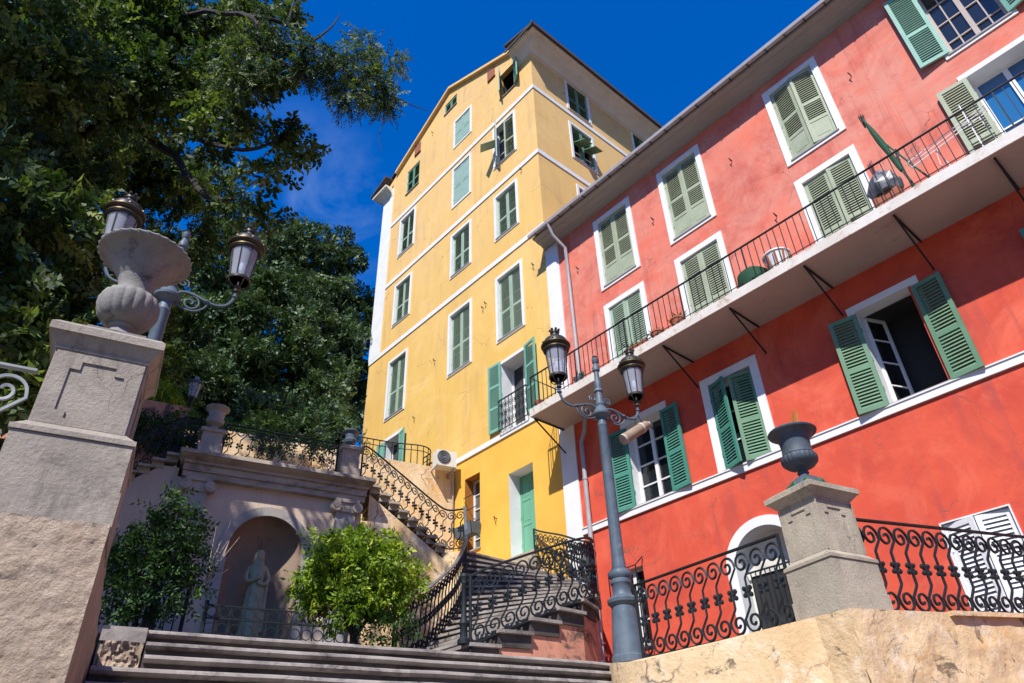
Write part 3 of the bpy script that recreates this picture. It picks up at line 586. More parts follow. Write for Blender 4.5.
# ------------------------------------------------------------------ FRONT STAIRS, retaining walls
def rough_patch(mb, o, ex, ey, n, nx, ny, amp, sc, seed=0):
    o, ex, ey, n = Vector(o), Vector(ex), Vector(ey), Vector(n); b = len(mb.v)
    for j in range(ny+1):
        for i in range(nx+1):
            p = o+ex*(i/nx)+ey*(j/ny); q = p*sc+Vector((seed, 0, 0))
            e = min(i, nx-i, 2)/2
            a = noise.fractal(q*1.5, .45, 2.1, 6)*amp*.62 + (noise.noise(p*1.3+Vector((seed, 5, 2))))*amp*.8
            mb.v.append(tuple(p+n*a*(.35+.65*e)))
    for j in range(ny):
        for i in range(nx):
            a = b+j*(nx+1)+i; mb.f.append((a, a+1, a+nx+2, a+nx+1))
FUw = FU
# left retaining wall (front face rough, side face smoother)
mb = MB(); rough_patch(mb, (-5.2, 4.62, -1.6), (4.98, 0, 0), (0, 0, 3.15), (0, -1, 0), 260, 170, .022, 5.5)
rough_patch(mb, (-.22, 4.62, -1.6), (0, 3.85, 0), (0, 0, 3.15), (1, 0, 0), 70, 60, .012, 3, 3)
mb.box((-5.2, 4.65, -1.6), (-.25, 8.5, 1.53))
lw = mb.build('stucco_wall', M['stucco'], None, FU); tag(lw, 'rough beige stucco retaining wall under the left pedestal', 'wall')
# right retaining wall: side along the stairs (slopes up with them) and front along u
mb = MB()
def slope_grid(o, ex, z0a, z0b, zbot, n, nx, ny, amp, sc, seed):
    o, ex, n = Vector(o), Vector(ex), Vector(n); b = len(mb.v)
    for j in range(ny+1):
        for i in range(nx+1):
            p = o+ex*(i/nx); zt = z0a+(z0b-z0a)*i/nx; p = Vector((p.x, p.y, zbot+(zt-zbot)*j/ny))
            a = noise.fractal(p*sc+Vector((seed, 0, 0)), 1, 2.1, 5)*amp*min(1, (ny-j)/6)
            mb.v.append(tuple(p+n*a))
    for j in range(ny):
        for i in range(nx):
            a = b+j*(nx+1)+i; mb.f.append((a, a+1, a+nx+2, a+nx+1))
slope_grid((5.86, 8.6, 0), (0, -3.98, 0), 1.77, 1.60, -1.6, (-1, 0, 0), 150, 90, .022, 4, 1)
slope_grid((5.86, 4.62, 0), (9.5, 0, 0), 1.60, 2.15, -1.6, (0, -1, 0), 260, 90, .022, 4, 2)
mb.prism([(5.88, 4.64), (15.4, 4.64), (15.4, 5.2), (6.4, 5.2), (6.4, 8.6), (5.88, 8.6)], -1.6, [1.595, 2.145, 2.145, 1.63, 1.765, 1.765])
mb.prism([(5.87, 8.45), (5.62, 8.22), (4.98, 7.2), (4.95, 6.6), (5.87, 5.0)], -1.6, [1.76, 1.72, 1.545, 1.46, 1.60])
mb.prism([(7.3, 4.57), (15.3, 4.57), (15.3, 4.7), (7.3, 4.7)], [1.645, 2.125, 2.125, 1.645], [1.69, 2.165, 2.165, 1.69])
rw = mb.build('plaster_wall', M['cream'], None, FU); tag(rw, 'stained cream plaster retaining wall under the right pedestal and railings', 'wall')
# steps
st = thing('front_staircase', 'wide dark weathered stone steps rising between the two pedestals', 'staircase', uv(3, 5, -1.6))
NR = 20; rise = (ZT+1.6)/NR; tread = .305
for i in range(NR):
    z1 = ZT-i*rise; v0 = 8.2-i*tread
    mb = MB(); wob = [noise.noise(Vector((j*.9, i*3.1, 0)))*.024 for j in range(13)]
    us = [.2+5.66*j/12 for j in range(13)] if i < 3 else [-.19+6.05*j/12 for j in range(13)]
    prof = [(.03, -.34), (.028, -.062), (-.02, -.056), (-.042, -.034), (-.034, -.012), (-.012, .002), (.36, 0), (.36, -.34)]
    n = len(prof)
    for j, u_ in enumerate(us):
        curve = -.05*max(0, (u_-4.9))**2*0
        mb.add([(u_, v0+a+wob[j]+.10*max(0, u_-5.0)**2, z1+b+wob[j]*.5) for a, b in prof], [])
    for j in range(12):
        for k in range(n): mb.f.append((j*n+k, (j+1)*n+k, (j+1)*n+(k+1) % n, j*n+(k+1) % n))
    mb.f.append(tuple(range(n))); mb.f.append(tuple(12*n+k for k in range(n))[::-1])
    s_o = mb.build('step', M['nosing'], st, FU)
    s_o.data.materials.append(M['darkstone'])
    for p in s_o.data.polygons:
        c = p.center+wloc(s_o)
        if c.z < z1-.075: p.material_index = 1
sbk = thing('stair_block', 'broken pale rubble block with dark slab at the left end of the front steps', 'masonry block', uv(0, 8, -.4))
mb = MB(); rough_patch(mb, (-.16, 7.95, -.4), (.34, 0, 0), (0, 0, 2.0), (0, -1, 0), 24, 90, .09, 4.5, 8); rough_patch(mb, (.18, 7.95, -.4), (0, .4, 0), (0, 0, 2.0), (1, 0, 0), 12, 70, .05, 4.5, 4)
mb.box((-.2, 8.0, -.4), (.16, 8.5, 1.58)); mb.build('rubble', M['rubble'], sbk, FU)
MB().box((-.2, 7.98, 1.60), (.19, 8.5, 1.70)).box((-.2, 8.10, 1.702), (.19, 8.5, 1.76)).build('slab', M['nosing'], sbk, FU)

# pedestals -----------------------------------------------------------------
def pedestal(name, label, u0, u1, v0, v1, mat, dz=0, oh=.012):
    root = thing(name, label, 'pedestal', uv((u0+u1)/2, (v0+v1)/2, 1.55))
    FP = FU @ Matrix.Translation((0, 0, dz))
    MB().box((u0-.01, v0-.01, 1.50), (u1+.01, v1+.01, 1.75)).build('plinth', M[mat], root, FP)
    MB().box((u0, v0, 1.754), (u1, v1, 2.055)).build('base_block', M[mat], root, FP)
    MB().box((u0-.012, v0-.012, 2.058), (u1+.012, v1+.012, 2.09)).frustum((u0-.005, v0-.005, 2.09), (u1+.005, v1+.005, 2.09), (u0+.06, v0+.06, 2.15), (u1-.06, v1-.06, 2.15)).build('base_moulding', M[mat], root, FP)
    a0, a1, b0, b1 = u0+.07, u1-.07, v0+.07, v1-.07
    mb = MB().box((a0, b0, 2.15), (a1, b1, 2.68))
    # raised border around a sunk notched panel on each face
    def panel(F):
        W = a1-a0; z0, z1 = 2.19, 2.62; m_ = .10; t = .012; c = .06
        ring = [(-W/2+m_+c, z1-.01), (-W/2+m_+c, z1-c-.01), (-W/2+m_, z1-c-.01), (-W/2+m_, z0+c), (-W/2+m_+c, z0+c), (-W/2+m_+c, z0+.01), (W/2-m_-c, z0+.01), (W/2-m_-c, z0+c), (W/2-m_, z0+c), (W/2-m_, z1-c-.01), (W/2-m_-c, z1-c-.01), (W/2-m_-c, z1-.01)]
        outer = rect(-W/2, 2.152, W/2, 2.679)
        loops = [[Vector((x, z, 0)) for x, z in outer], [Vector((x, z, 0)) for x, z in ring]]
        fl = [q for l in loops for q in l]; tr_ = tessellate_polygon(loops)
        mb.add([F @ Vector((q.x, -t, q.y)) for q in fl], tr_)
        n = len(ring); mb.add([F @ Vector((x, -t, z)) for x, z in ring]+[F @ Vector((x, .001, z)) for x, z in ring], [(i, (i+1) % n, (i+1) % n+n, i+n) for i in range(n)])
        mb.add([F @ Vector((x, y, z)) for y in (-t, 0) for x, z in outer], [(i, (i+1) % 4, (i+1) % 4+4, i+4) for i in range(4)])
    cx, cy_ = (a0+a1)/2, (b0+b1)/2
    panel(Matrix.Translation((cx, b0, 0))); panel(Matrix.Translation((a1, cy_, 0)) @ Matrix.Rotation(R(90), 4, 'Z')); panel(Matrix.Translation((a0, cy_, 0)) @ Matrix.Rotation(R(-90), 4, 'Z'))
    mb.build('shaft', M[mat], root, FP)
    mb = MB().box((a0-.02, b0-.02, 2.68), (a1+.02, b1+.02, 2.70)).frustum((a0-.015, b0-.015, 2.70), (a1+.015, b1+.015, 2.70), (u0-.0-oh, v0-.0-oh, 2.78), (u1+.0+oh, v1+.0+oh, 2.78)).box((u0-.012-oh, v0-.012-oh, 2.78), (u1+.012+oh, v1+.012+oh, 2.835)).frustum((u0-.012-oh, v0-.012-oh, 2.835), (u1+.012+oh, v1+.012+oh, 2.835), (u0+.02, v0+.02, 2.865), (u1-.02, v1-.02, 2.865))
    mb.build('cap', M[mat], root, FP)
    return root
pedestal('stone_pedestal', 'grey stone pedestal with sunk notched panel carrying the pale stone urn', -.885, -.225, 4.64, 5.30, 'stone', 0, .0)
pedestal('stone_pedestal', 'warm grey stone pedestal on the cream wall carrying the dark iron urn', 5.88, 6.53, 4.67, 5.26, 'stonewarm', .045, .02)
# left stone urn -------------------------------------------------------------
ur = thing('stone_urn', 'large pale stone urn with fluted gadrooned bowl on the left pedestal', 'urn', uv(-.535, 4.96, 2.865))
c = (-.535, 4.96, 2.865)
MB().box((-.72, 4.775, 2.866), (-.35, 5.145, 2.95)).build('plinth', M['urnstone'], ur, FU)
MB().lathe([(.001, .085), (.15, .085), (.15, .105), (.13, .125), (.085, .16), (.07, .20), (.09, .215), (.09, .23)], 28, c).build('foot', M['urnstone'], ur, FU)
def flute(t, i): return 1+.055*abs(math.sin(t*9))*(1 if 2 <= i <= 9 else 0)-.02
MB().lathe([(.001, .225), (.06, .228), (.10, .235), (.15, .265), (.185, .315), (.203, .375), (.203, .43), (.185, .475), (.155, .50), (.14, .51), (.10, .515)], 108, c, rad=flute).build('bowl', M['urnstone'], ur, FU)
MB().lathe([(.13, .505), (.115, .54), (.118, .59), (.138, .66), (.175, .73), (.235, .80), (.275, .845), (.30, .86)], 40, c).build('neck', M['urnstone'], ur, FU)
MB().lathe([(.295, .855), (.322, .868), (.332, .885), (.326, .90), (.30, .905), (.27, .87), (.20, .75), (.10, .6), (.001, .58)], 96, c, rad=lambda t, i: 1+(.018*math.cos(t*32) if i in (1, 2, 3) else 0)).build('rim', M['urnstone'], ur, FU)
# right iron urn -------------------------------------------------------------
ur = thing('iron_urn', 'dark blue grey cast iron urn on the right pedestal with a few dry sprigs', 'urn', uv(6.2, 4.97, 2.91)); c = (6.2, 4.97, 2.91)
MB().lathe([(.001, .0), (.20, .0), (.205, .05), (.19, .09), (.15, .13), (.10, .165), (.06, .185), (.05, .21), (.065, .225), (.055, .24), (.045, .26), (.06, .28)], 28, c).build('foot', M['ironurn'], ur, FU)
MB().lathe([(.001, .27), (.07, .275), (.14, .30), (.185, .345), (.195, .39), (.185, .42), (.165, .43)], 96, c, rad=lambda t, i: 1+.05*abs(math.sin(t*11))*(1 if 1 <= i <= 5 else 0)-.02).build('bowl', M['ironurn'], ur, FU)
MB().lathe([(.16, .425), (.172, .435), (.165, .46), (.158, .52), (.165, .60), (.19, .66), (.225, .69)], 36, c).build('neck', M['ironurn'], ur, FU)
MB().lathe([(.22, .685), (.262, .70), (.268, .715), (.255, .73), (.22, .72), (.17, .66), (.001, .60)], 40, c).build('rim', M['ironurn'], ur, FU)
mb = MB()
for k in range(8):
    t = k*PI/4; mb.ball((c[0]+.17*math.cos(t), c[1]+.17*math.sin(t), c[2]+.055), .055, 7, 5)
mb.build('leaf_ornament', M['darkgreen'], ur, FU)
mb = MB()
for k in range(7):
    a = random.uniform(0, 6.28); q = random.uniform(.02, .10); b0 = Vector((c[0]-.08+q*math.cos(a), c[1]-.12+q*math.sin(a), c[2]+.68)); d = Vector((random.uniform(-.35, .35), random.uniform(-.3, .1), 1))*random.uniform(.20, .32)
    mb.tube([b0, b0+d*.5, b0+d], [.004, .012, .002], 3)
tag(mb.build('dry_plant', M['ochre'], None, FU), 'small dry orange plant sprigs growing in the iron urn', 'plant')
# railings on front walls
railing('scroll_railing', 'black scroll railing on the cream wall between street lamp and right pedestal', [uv(5.98, 7.95, 1.75), uv(5.98, 5.34, 1.59)], H=.95, r=.0155, rr=.026)
railing('scroll_railing', 'black scroll railing on the cream wall right of the right pedestal, before the white shutters', [uv(6.56, 4.93, 1.655), uv(11.5, 4.93, 1.99)], H=1.01, r=.0155, rr=.026, w=.245)
railing('scroll_railing', 'pale grey scroll railing left of the left pedestal at the picture edge', [uv(-4.2, 5.0, 1.62), uv(-.93, 5.0, 1.62)], H=1.02, mat='greyrail', rail='greyrail', r=.014, w=.26, posts=(0,))

# ------------------------------------------------------------------ STREET LAMPS
def lantern_part(root, cx, cy_, z):      # lantern whose neck starts at z
    c = (cx, cy_, z)
    ln = MB().lathe([(.02, 0), (.045, .03), (.03, .07), (.045, .09), (.05, .11), (.03, .13), (.001, .13)], 20, c).build('lantern', M['lampdark'], root, FU)
    MB().lathe([(.118, .205), (.125, .25), (.175, .70), (.165, .70), (.118, .25), (.11, .21)], 24, c).build('glass', M['lampglass'], ln, FU)
    MB().lathe([(.010, .12), (.010, .36), (.030, .38), (.04, .46), (.025, .54), (.001, .55)], 12, c).build('bulb', M['white_metal'], ln, FU)
    mb = MB()
    for k in range(8):
        t = 2*PI*(k+.5)/8; mb.tube([(cx+r_*math.cos(t), cy_+r_*math.sin(t), z+zz) for r_, zz in ((.128, .22), (.180, .70))], .008, 4)
    mb.lathe([(.122, .20), (.146, .20), (.148, .235), (.124, .235), (.122, .20)], 24, c)
    for k in range(4):
        t = 2*PI*k/4+.4; mb.tube([(cx+r_*math.cos(t), cy_+r_*math.sin(t), z+zz) for r_, zz in ((.03, .10), (.09, .12), (.13, .16), (.135, .21))], .010, 4)
    mb.build('ribs', M['lampdark'], ln, FU)
    MB().lathe([(.175, .69), (.20, .70), (.205, .74), (.19, .76), (.235, .79), (.235, .815), (.20, .83), (.20, .88), (.17, .93), (.11, .98), (.07, 1.0), (.06, 1.05), (.075, 1.06), (.075, 1.10), (.05, 1.10), (.001, 1.11)], 28, c).build('cap', M['lampdark'], ln, FU)
    MB().lathe([(.206, .715), (.214, .72), (.214, .735), (.206, .74)], 28, c).lathe([(.236, .79), (.243, .795), (.243, .81), (.236, .815)], 28, c).build('brass_band', M['brass'], ln, FU)
    mb = MB()
    for k in range(7):
        t = 2*PI*k/7; mb.ball((cx+.075*math.cos(t), cy_+.075*math.sin(t), z+1.12), .024, 6, 4)
        t += .4; mb.ball((cx+.225*math.cos(t), cy_+.225*math.sin(t), z+.835), .022, 5, 3)
    mb.build('crown', M['lampdark'], ln, FU)
def street_lamp(label, U0, V0, z0, arms=.75, zs=5.41, group='cast iron street lamps flanking the stairs'):
    root = thing('street_lamp', label, 'street lamp', uv(U0, V0, z0), group)
    k = (zs-z0)/(5.41-1.76); c = (U0, V0, z0)
    base = [(.235, 0), (.235, .08), (.215, .10), (.20, .30), (.175, .60), (.165, .72), (.19, .74), (.21, .76), (.215, .80), (.185, .83), (.14, .86), (.125, .90), (.13, 1.0), (.145, 1.02), (.145, 1.06), (.13, 1.08), (.155, 1.11), (.165, 1.15), (.15, 1.19), (.10, 1.22), (.10, 1.25)]
    MB().lathe(base, 32, c).build('base', M['bluegrey'], root, FU)
    mb = MB(); prof = [(.10, 1.24), (.088, 1.4), (.075, 3.45*k), (.085, 3.47*k), (.07, 3.50*k), (.07, 3.60*k)]
    mb.lathe(prof, 24, c, rad=lambda t, i: 1+.02*math.sin(t*8)); mb.build('post', M['bluegrey'], root, FU)
    zz = zs-z0
    MB().lathe([(.07, zz-.05), (.10, zz-.02), (.155, zz), (.16, zz+.03), (.12, zz+.06), (.10, zz+.12), (.075, zz+.16), (.085, zz+.20), (.06, zz+.24), (.055, zz+.42), (.075, zz+.44), (.075, zz+.47), (.055, zz+.50), (.06, zz+.62), (.045, zz+.66), (.04, zz+.82), (.06, zz+.84), (.065, zz+.90), (.045, zz+.94), (.035, zz+.98), (.05, zz+1.0), (.055, zz+1.07), (.03, zz+1.10), (.045, zz+1.12), (.001, zz+1.13)], 20, c).build('finial', M['bluegrey'], root, FU)
    for s in (-1, 1):
        mb = MB()
        def q(x, z): return (U0+s*x, V0, zs+z)
        arc = [q(.06, .10), q(.16, .16), q(.28, .15), q(.42, .10), q(.55, .07), q(.66, .10), q(.72, .18), q(.745, .26), q(.75, .33)]
        mb.tube(smooth_path(arc, 4), .022, 6)
        mb.tube([q(.26+(.015+.10*t)*math.cos(5+t*9), .02+(.015+.10*t)*math.sin(5+t*9)) for t in np.linspace(0, 1, 26)], .013, 5)
        mb.tube([q(.13+(.01+.06*t)*math.cos(2-t*9), .29+(.01+.06*t)*math.sin(2-t*9)) for t in np.linspace(0, 1, 20)], .011, 5)
        mb.tube(smooth_path([q(.08, -.02), q(.18, -.08), q(.32, -.09), q(.42, -.02), q(.46, .07)], 4), .012, 5)
        mb.lathe([(.02, 0), (.045, .02), (.02, .05)], 10, (U0+s*.44, V0, zs+.06)); mb.lathe([(.02, 0), (.04, .02), (.02, .05)], 10, (U0+s*.745, V0, zs+.24))
        mb.build('arm', M['bluegrey'], root, FU)
        lantern_part(root, U0+s*.75, V0, zs+.32)
    return root
street_lamp('blue grey two armed street lamp before the red house, beside the scroll railing', 5.94, 8.20, ZT)
street_lamp('blue grey two armed street lamp behind the pale stone urn', -.50, 8.02, ZT, zs=5.55)
# floodlight hanging under right arm
fl = thing('floodlight', 'tan cylindrical floodlight hung under the right arm of the street lamp by the red house', 'floodlight', uv(6.45, 8.2, 5.22))
p0 = uv(6.25, 8.12, 5.02); p1 = uv(6.70, 8.05, 5.34); d = (p1-p0)
MB().tube([p0, p0+d*.02, p0+d*.75, p1], [.07, .085, .085, .07], 18).build('housing', M['tanmetal'], fl)
MB().tube([p0-d*.02, p0+d*.06], [.09, .09], 18).tube([p0+d*.72, p0+d*.80], .092, 18).tube([p1, p1+d*.12], [.06, .03], 12).build('collar', M['entabl'], fl)
MB().tube([p0+d*.55, p0+d*.55+Vector((0, 0, .16)), uv(6.62, 8.2, 5.50)], .014, 5).tube(smooth_path([p1+d*.1, p1+Vector((.02, .12, -.05)), uv(6.72, 8.2, 5.5), uv(6.66, 8.2, 5.64)], 4), .008, 4).build('bracket', M['iron'], fl)

# ------------------------------------------------------------------ NICHE WALL
nw = thing('niche_wall', 'salmon plastered wall with arched niche and stone entablature', 'wall', uv(2.18, 14.9, ZT))
F0 = FU @ Matrix.Translation((0, 14.8, 0))
ar = [(1.40, 2.35), (2.84, 2.35), (2.84, 4.81)]+[(2.12+.72*math.cos(a), 4.81+.72*math.sin(a)) for a in np.linspace(.1, PI-.1, 18)]+[(1.40, 4.81)]
mb = orient(wall_sheet(rect(.20, ZT-.3, 4.0, 6.10), [ar], F0), -VD); mb.build('wall', M['salmon'], nw)
# niche recess (half cylinder with domed head)
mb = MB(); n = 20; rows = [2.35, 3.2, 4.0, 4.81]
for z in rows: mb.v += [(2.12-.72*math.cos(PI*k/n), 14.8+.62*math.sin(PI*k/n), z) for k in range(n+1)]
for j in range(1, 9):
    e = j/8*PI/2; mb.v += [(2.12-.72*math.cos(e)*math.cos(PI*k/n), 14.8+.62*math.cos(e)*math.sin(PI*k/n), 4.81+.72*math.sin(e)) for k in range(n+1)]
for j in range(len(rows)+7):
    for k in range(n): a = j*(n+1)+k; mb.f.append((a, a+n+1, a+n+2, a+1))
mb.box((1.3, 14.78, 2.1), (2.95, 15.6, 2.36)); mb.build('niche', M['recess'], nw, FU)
mb = MB(); n = 30; pts = [(PI*i/n) for i in range(n+1)]
prof = [(.72, 0), (.72, -.05), (.90, -.05), (.90, 0)]
seq = [(2.12+1, 2.36, 'r')]
rings = []
for r_, y in prof:
    rings.append([(2.12+r_, 14.8+y, 2.36)]+[(2.12+r_*math.cos(t), 14.8+y, 4.81+r_*math.sin(t)) for t in pts]+[(2.12-r_, 14.8+y, 2.36)])
m_ = len(rings[0])
for rg in rings: mb.v += rg
for a in range(3):
    for i in range(m_-1): mb.f.append((a*m_+i, a*m_+i+1, (a+1)*m_+i+1, (a+1)*m_+i))
mb.build('arch_surround', M['nichestone'], nw, FU)
MB().box((.28, 14.66, 6.08), (4.02, 15.1, 6.20)).box((.26, 14.62, 6.204), (4.04, 15.1, 6.34)).box((.25, 14.56, 6.343), (4.05, 15.1, 6.40)).frustum((.22, 14.54, 6.40), (4.08, 15.1, 6.40), (.16, 14.40, 6.47), (4.14, 15.1, 6.47)).box((.14, 14.37, 6.47), (4.16, 16.0, 6.55)).build('entablature', M['entabl'], nw, FU)
for u0 in (.40, 3.42):
    pil = MB().box((u0, 14.68, ZT-.1), (u0+.42, 14.799, 5.80)).box((u0-.04, 14.64, ZT-.1), (u0+.46, 14.799, ZT+.3)).build('pilaster', M['nichestone'], nw, FU)
    mb = MB().box((u0-.05, 14.60, 6.0), (u0+.47, 14.80, 6.079)).box((u0+.02, 14.64, 5.80), (u0+.40, 14.80, 6.0))
    for uu in (u0-.02, u0+.44): mb.tube([(uu, 14.58, 5.90), (uu, 14.80, 5.90)], [.11, .11], 14).tube([(uu, 14.565, 5.90), (uu, 14.60, 5.90)], [.045, .045], 10)
    mb.build('capital', M['entabl'], pil, FU)
# statue
stt = thing('robed_statue', 'weathered greenish statue of a robed standing woman inside the arched niche', 'statue', uv(2.05, 14.95, 2.9))
c = (2.07, 14.98)
def ell(z, a, b, dx=0, dy=0): return (z, a, b, dx, dy)
sec = [ell(2.90, .20, .17), ell(3.0, .22, .18), ell(3.3, .20, .17, .0), ell(3.7, .19, .16, .01), ell(4.0, .175, .15, .02), ell(4.13, .16, .14, .02), ell(4.25, .14, .12, .01), ell(4.38, .155, .12, 0), ell(4.50, .17, .12, 0), ell(4.56, .16, .10, 0), ell(4.61, .085, .065), ell(4.64, .05, .05), ell(4.67, .055, .06, 0, -.01), ell(4.72, .072, .08, 0, -.01), ell(4.78, .08, .09, 0, -.01), ell(4.84, .072, .08), ell(4.88, .03, .03)]
mb = MB(); n = 36
for i, (z, a, b, dx, dy) in enumerate(sec):
    fold = .07 if z < 4.2 else .015
    for k in range(n):
        t = 2*PI*k/n; q = 1+fold*math.sin(t*9+z*2)+(.03*math.sin(t*5+z*3) if z < 4.2 else 0); mb.v.append((c[0]+dx+a*q*math.cos(t), c[1]+dy+b*q*math.sin(t), z))
for i in range(len(sec)-1):
    for k in range(n): mb.f.append((i*n+k, i*n+(k+1) % n, (i+1)*n+(k+1) % n, (i+1)*n+k))
mb.tube(smooth_path([(c[0]-.15, c[1], 4.52), (c[0]-.21, c[1]-.03, 4.35), (c[0]-.17, c[1]-.12, 4.22), (c[0]-.02, c[1]-.16, 4.28), (c[0]+.06, c[1]-.15, 4.32)], 4), .042, 7)
mb.tube(smooth_path([(c[0]+.15, c[1], 4.52), (c[0]+.22, c[1]-.03, 4.32), (c[0]+.15, c[1]-.13, 4.18), (c[0]+.0, c[1]-.16, 4.2)], 4), .042, 7)
mb.ball((c[0], c[1]-.085, 4.77), .018, 6, 4); mb.build('figure', M['verdigris'], stt, FU)
MB().lathe([(.001, 4.90), (.06, 4.885), (.098, 4.83), (.108, 4.76), (.105, 4.68), (.115, 4.60), (.09, 4.56), (.001, 4.56)][::-1], 16, (c[0], c[1]+.045, 0), rad=lambda t, i: 1+.05*math.sin(t*7)).build('hair', M['verdigris'], stt, FU)
MB().tube([(c[0]+.19, c[1]-.05, 3.3), (c[0]+.20, c[1]-.08, 4.35)], [.06, .03], 8).build('drapery', M['verdigris'], stt, FU)
tag(MB().box((1.70, 14.70, 2.36), (2.46, 15.3, 2.72)).box((1.76, 14.76, 2.72), (2.40, 15.25, 2.9)).build('statue_plinth', M['stone'], None, FU), 'pale stone plinth under the statue in the niche', 'plinth')
# side walls of salmon plaster with mirrored flights
mb = MB()
lwp = [(-9, ZT-.3), (.20, ZT-.3), (.20, 6.3), (-.1, 6.3), (-1.5, 5.2), (-9, 5.2)]
orient(wall_sheet([(x, z) for x, z in lwp], [], FU @ Matrix.Translation((0, 14.82, 0))), -VD)
w_ = orient(wall_sheet(lwp, [], FU @ Matrix.Translation((0, 14.84, 0))), -VD); mb.add(w_.v, w_.f)
lw2 = mb.build('garden_wall', M['salmon'], None); tag(lw2, 'salmon plastered wall under the left flight beside the niche', 'wall')
mb = MB().box((-9, 18.45, ZL-.1), (7.72, 18.8, ZG+.02))
bw = mb.build('upper_wall', M['cream'], None, FU); tag(bw, 'tall pitted cream wall behind the return flight, against the yellow house', 'wall')
mb = MB().box((-9, 16.15, ZL-.2), (.15, 16.45, 8.35)); tag(mb.build('garden_wall', M['flank'], None, FU), 'salmon wall rising behind the left railing under the dark foliage', 'wall')

# return flights and their railings ------------------------------------------
def return_flight(label, s, uA, uB):
    root = thing('return_staircase', label, 'staircase', uv(uA, 15.4, ZL)); n = 8; dz = (ZN-ZL)/n; du = (uB-uA)/n
    for i in range(n):
        a, b = sorted((uA+du*i-.0*s, uA+du*(i+1))); z = ZN-dz*i
        MB().box((a, 14.70, z-.05), (b, 16.12, z)).box((a, 14.82, z-.16), (b, 16.12, z-.05)).build('step', M['stonewarm'], root, FU)
    pl_ = [(uA, ZT-.3), (uB, ZT-.3), (uB, ZL-.16), (uA, ZN-.2)]
    mb = MB(); F1 = FU @ Matrix.Translation((0, 14.83, 0)); w_ = orient(wall_sheet(pl_, [], F1), -VD); mb.add(w_.v, w_.f); mb.build('flank_wall', M['cream'] if s > 0 else M['salmon'], root)
    return root
return_flight('stone return flight climbing left to the niche terrace beside the cream wall', 1, 4.16, 6.0)
return_flight('shaded stone flight rising to the niche terrace at the left of the niche', -1, .14, -1.7)
z0 = ZN+.02
railing('scroll_railing', 'black scroll railing descending from the small pedestal along the return flight', smooth_path([uv(3.95, 14.95, ZN+.03), uv(4.12, 14.9, ZN+.0), uv(5.0, 14.86, 5.95), uv(5.75, 14.80, 5.42), uv(6.02, 14.74, 5.28), uv(6.24, 14.62, 5.28), uv(6.33, 14.5, 5.27)], 5), H=.95, w=.215, posts=(0,), r=.014)
railing('scroll_railing', 'black scroll railing climbing beside the dark bush left of the niche', [uv(-1.75, 14.9, 5.33), uv(.1, 14.9, ZN+.02), uv(.36, 14.9, ZN+.02)], H=.90, w=.215, r=.014)
railing('scroll_railing', 'black scroll railing on the stone cornice above the niche', [uv(.92, 14.92, ZN+.01), uv(3.36, 14.92, ZN+.01)], H=.92, w=.215, r=.014)
# small pedestals and urns above niche
def small_ped(label, u0, u1, z1, mat):
    root = thing('small_pedestal', label, 'pedestal', uv((u0+u1)/2, 14.95, ZN))
    MB().box((u0-.02, 14.70, ZN), (u1+.02, 15.2, ZN+.32)).box((u0+.01, 14.73, ZN+.323), (u1-.01, 15.17, z1-.1)).build('shaft', M[mat], root, FU)
    MB().box((u0-.04, 14.68, z1-.1), (u1+.04, 15.22, z1-.05)).frustum((u0-.05, 14.67, z1-.05), (u1+.05, 15.23, z1-.05), (u0, 14.72, z1), (u1, 15.18, z1)).build('cap', M['entabl'], root, FU)
small_ped('pale narrow pedestal at the right end of the niche cornice', 3.42, 3.84, 7.42, 'stone')
small_ped('dark shaded pedestal at the left end of the niche cornice', .46, .88, 7.25, 'nichestone')
def small_urn(label, U0, z, mat, k=1.0):
    root = thing('small_urn', label, 'urn', uv(U0, 14.95, z)); c = (U0, 14.95, z)
    MB().lathe([(.10*k, 0), (.10*k, .03), (.05*k, .07*k), (.05*k, .11*k)], 16, c).build('foot', M[mat], root, FU)
    MB().lathe([(.05*k, .10*k), (.13*k, .15*k), (.15*k, .21*k), (.12*k, .26*k), (.13*k, .36*k), (.19*k, .42*k), (.19*k, .44*k), (.15*k, .43*k), (.001, .30*k)], 20, c, rad=lambda t, i: 1+.03*math.sin(8*t)).build('bowl', M[mat], root, FU)
small_urn('small dark iron urn on the pale narrow pedestal', 3.63, 7.42, 'bluegrey')
small_urn('dark stone urn on the shaded pedestal at the left end of the niche', .67, 7.25, 'nichestone', 1.3)

# ------------------------------------------------------------------ FAN STAIRCASE
def polar(az, d, z): return Vector((d*math.cos(R(az)), d*math.sin(R(az)), z))
Ip = [(0, polar(147.66, 10.9, 0)), (.166, polar(145.05, 12, 0)), (.39, polar(143.13, 13.3, 0)), (.64, polar(142.26, 14.6, 0)), (1, polar(142.4, 15.85, 0))]
Op = [(0, Vector((-7.36, 5.77, 0))), (.13, Vector((-7.12, 6.75, 0))), (.245, Vector((-7.12, 7.75, 0))), (.36, Vector((-8.0, 8.9, 0))), (.53, Vector((-9.2, 10.1, 0))), (.68, Vector((-10.3, 11.0, 0))), (.84, Vector((-11.4, 11.6, 0))), (1, Vector((-12.6, 11.88, 0)))]
def interp(tab, t):
    t = max(0, min(1, t)); P = [p for _, p in tab]; T = [a for a, _ in tab]
    for i in range(len(T)-1):
        if t <= T[i+1]:
            k = (t-T[i])/(T[i+1]-T[i]); p0 = P[max(i-1, 0)]; p1 = P[i]; p2 = P[i+1]; p3 = P[min(i+2, len(P)-1)]
            lin = p1.lerp(p2, k); cr = .5*((2*p1)+(-p0+p2)*k+(2*p0-5*p1+4*p2-p3)*k*k+(-p0+3*p1-3*p2+p3)*k**3)
            return lin.lerp(cr, .6)
    return P[-1]
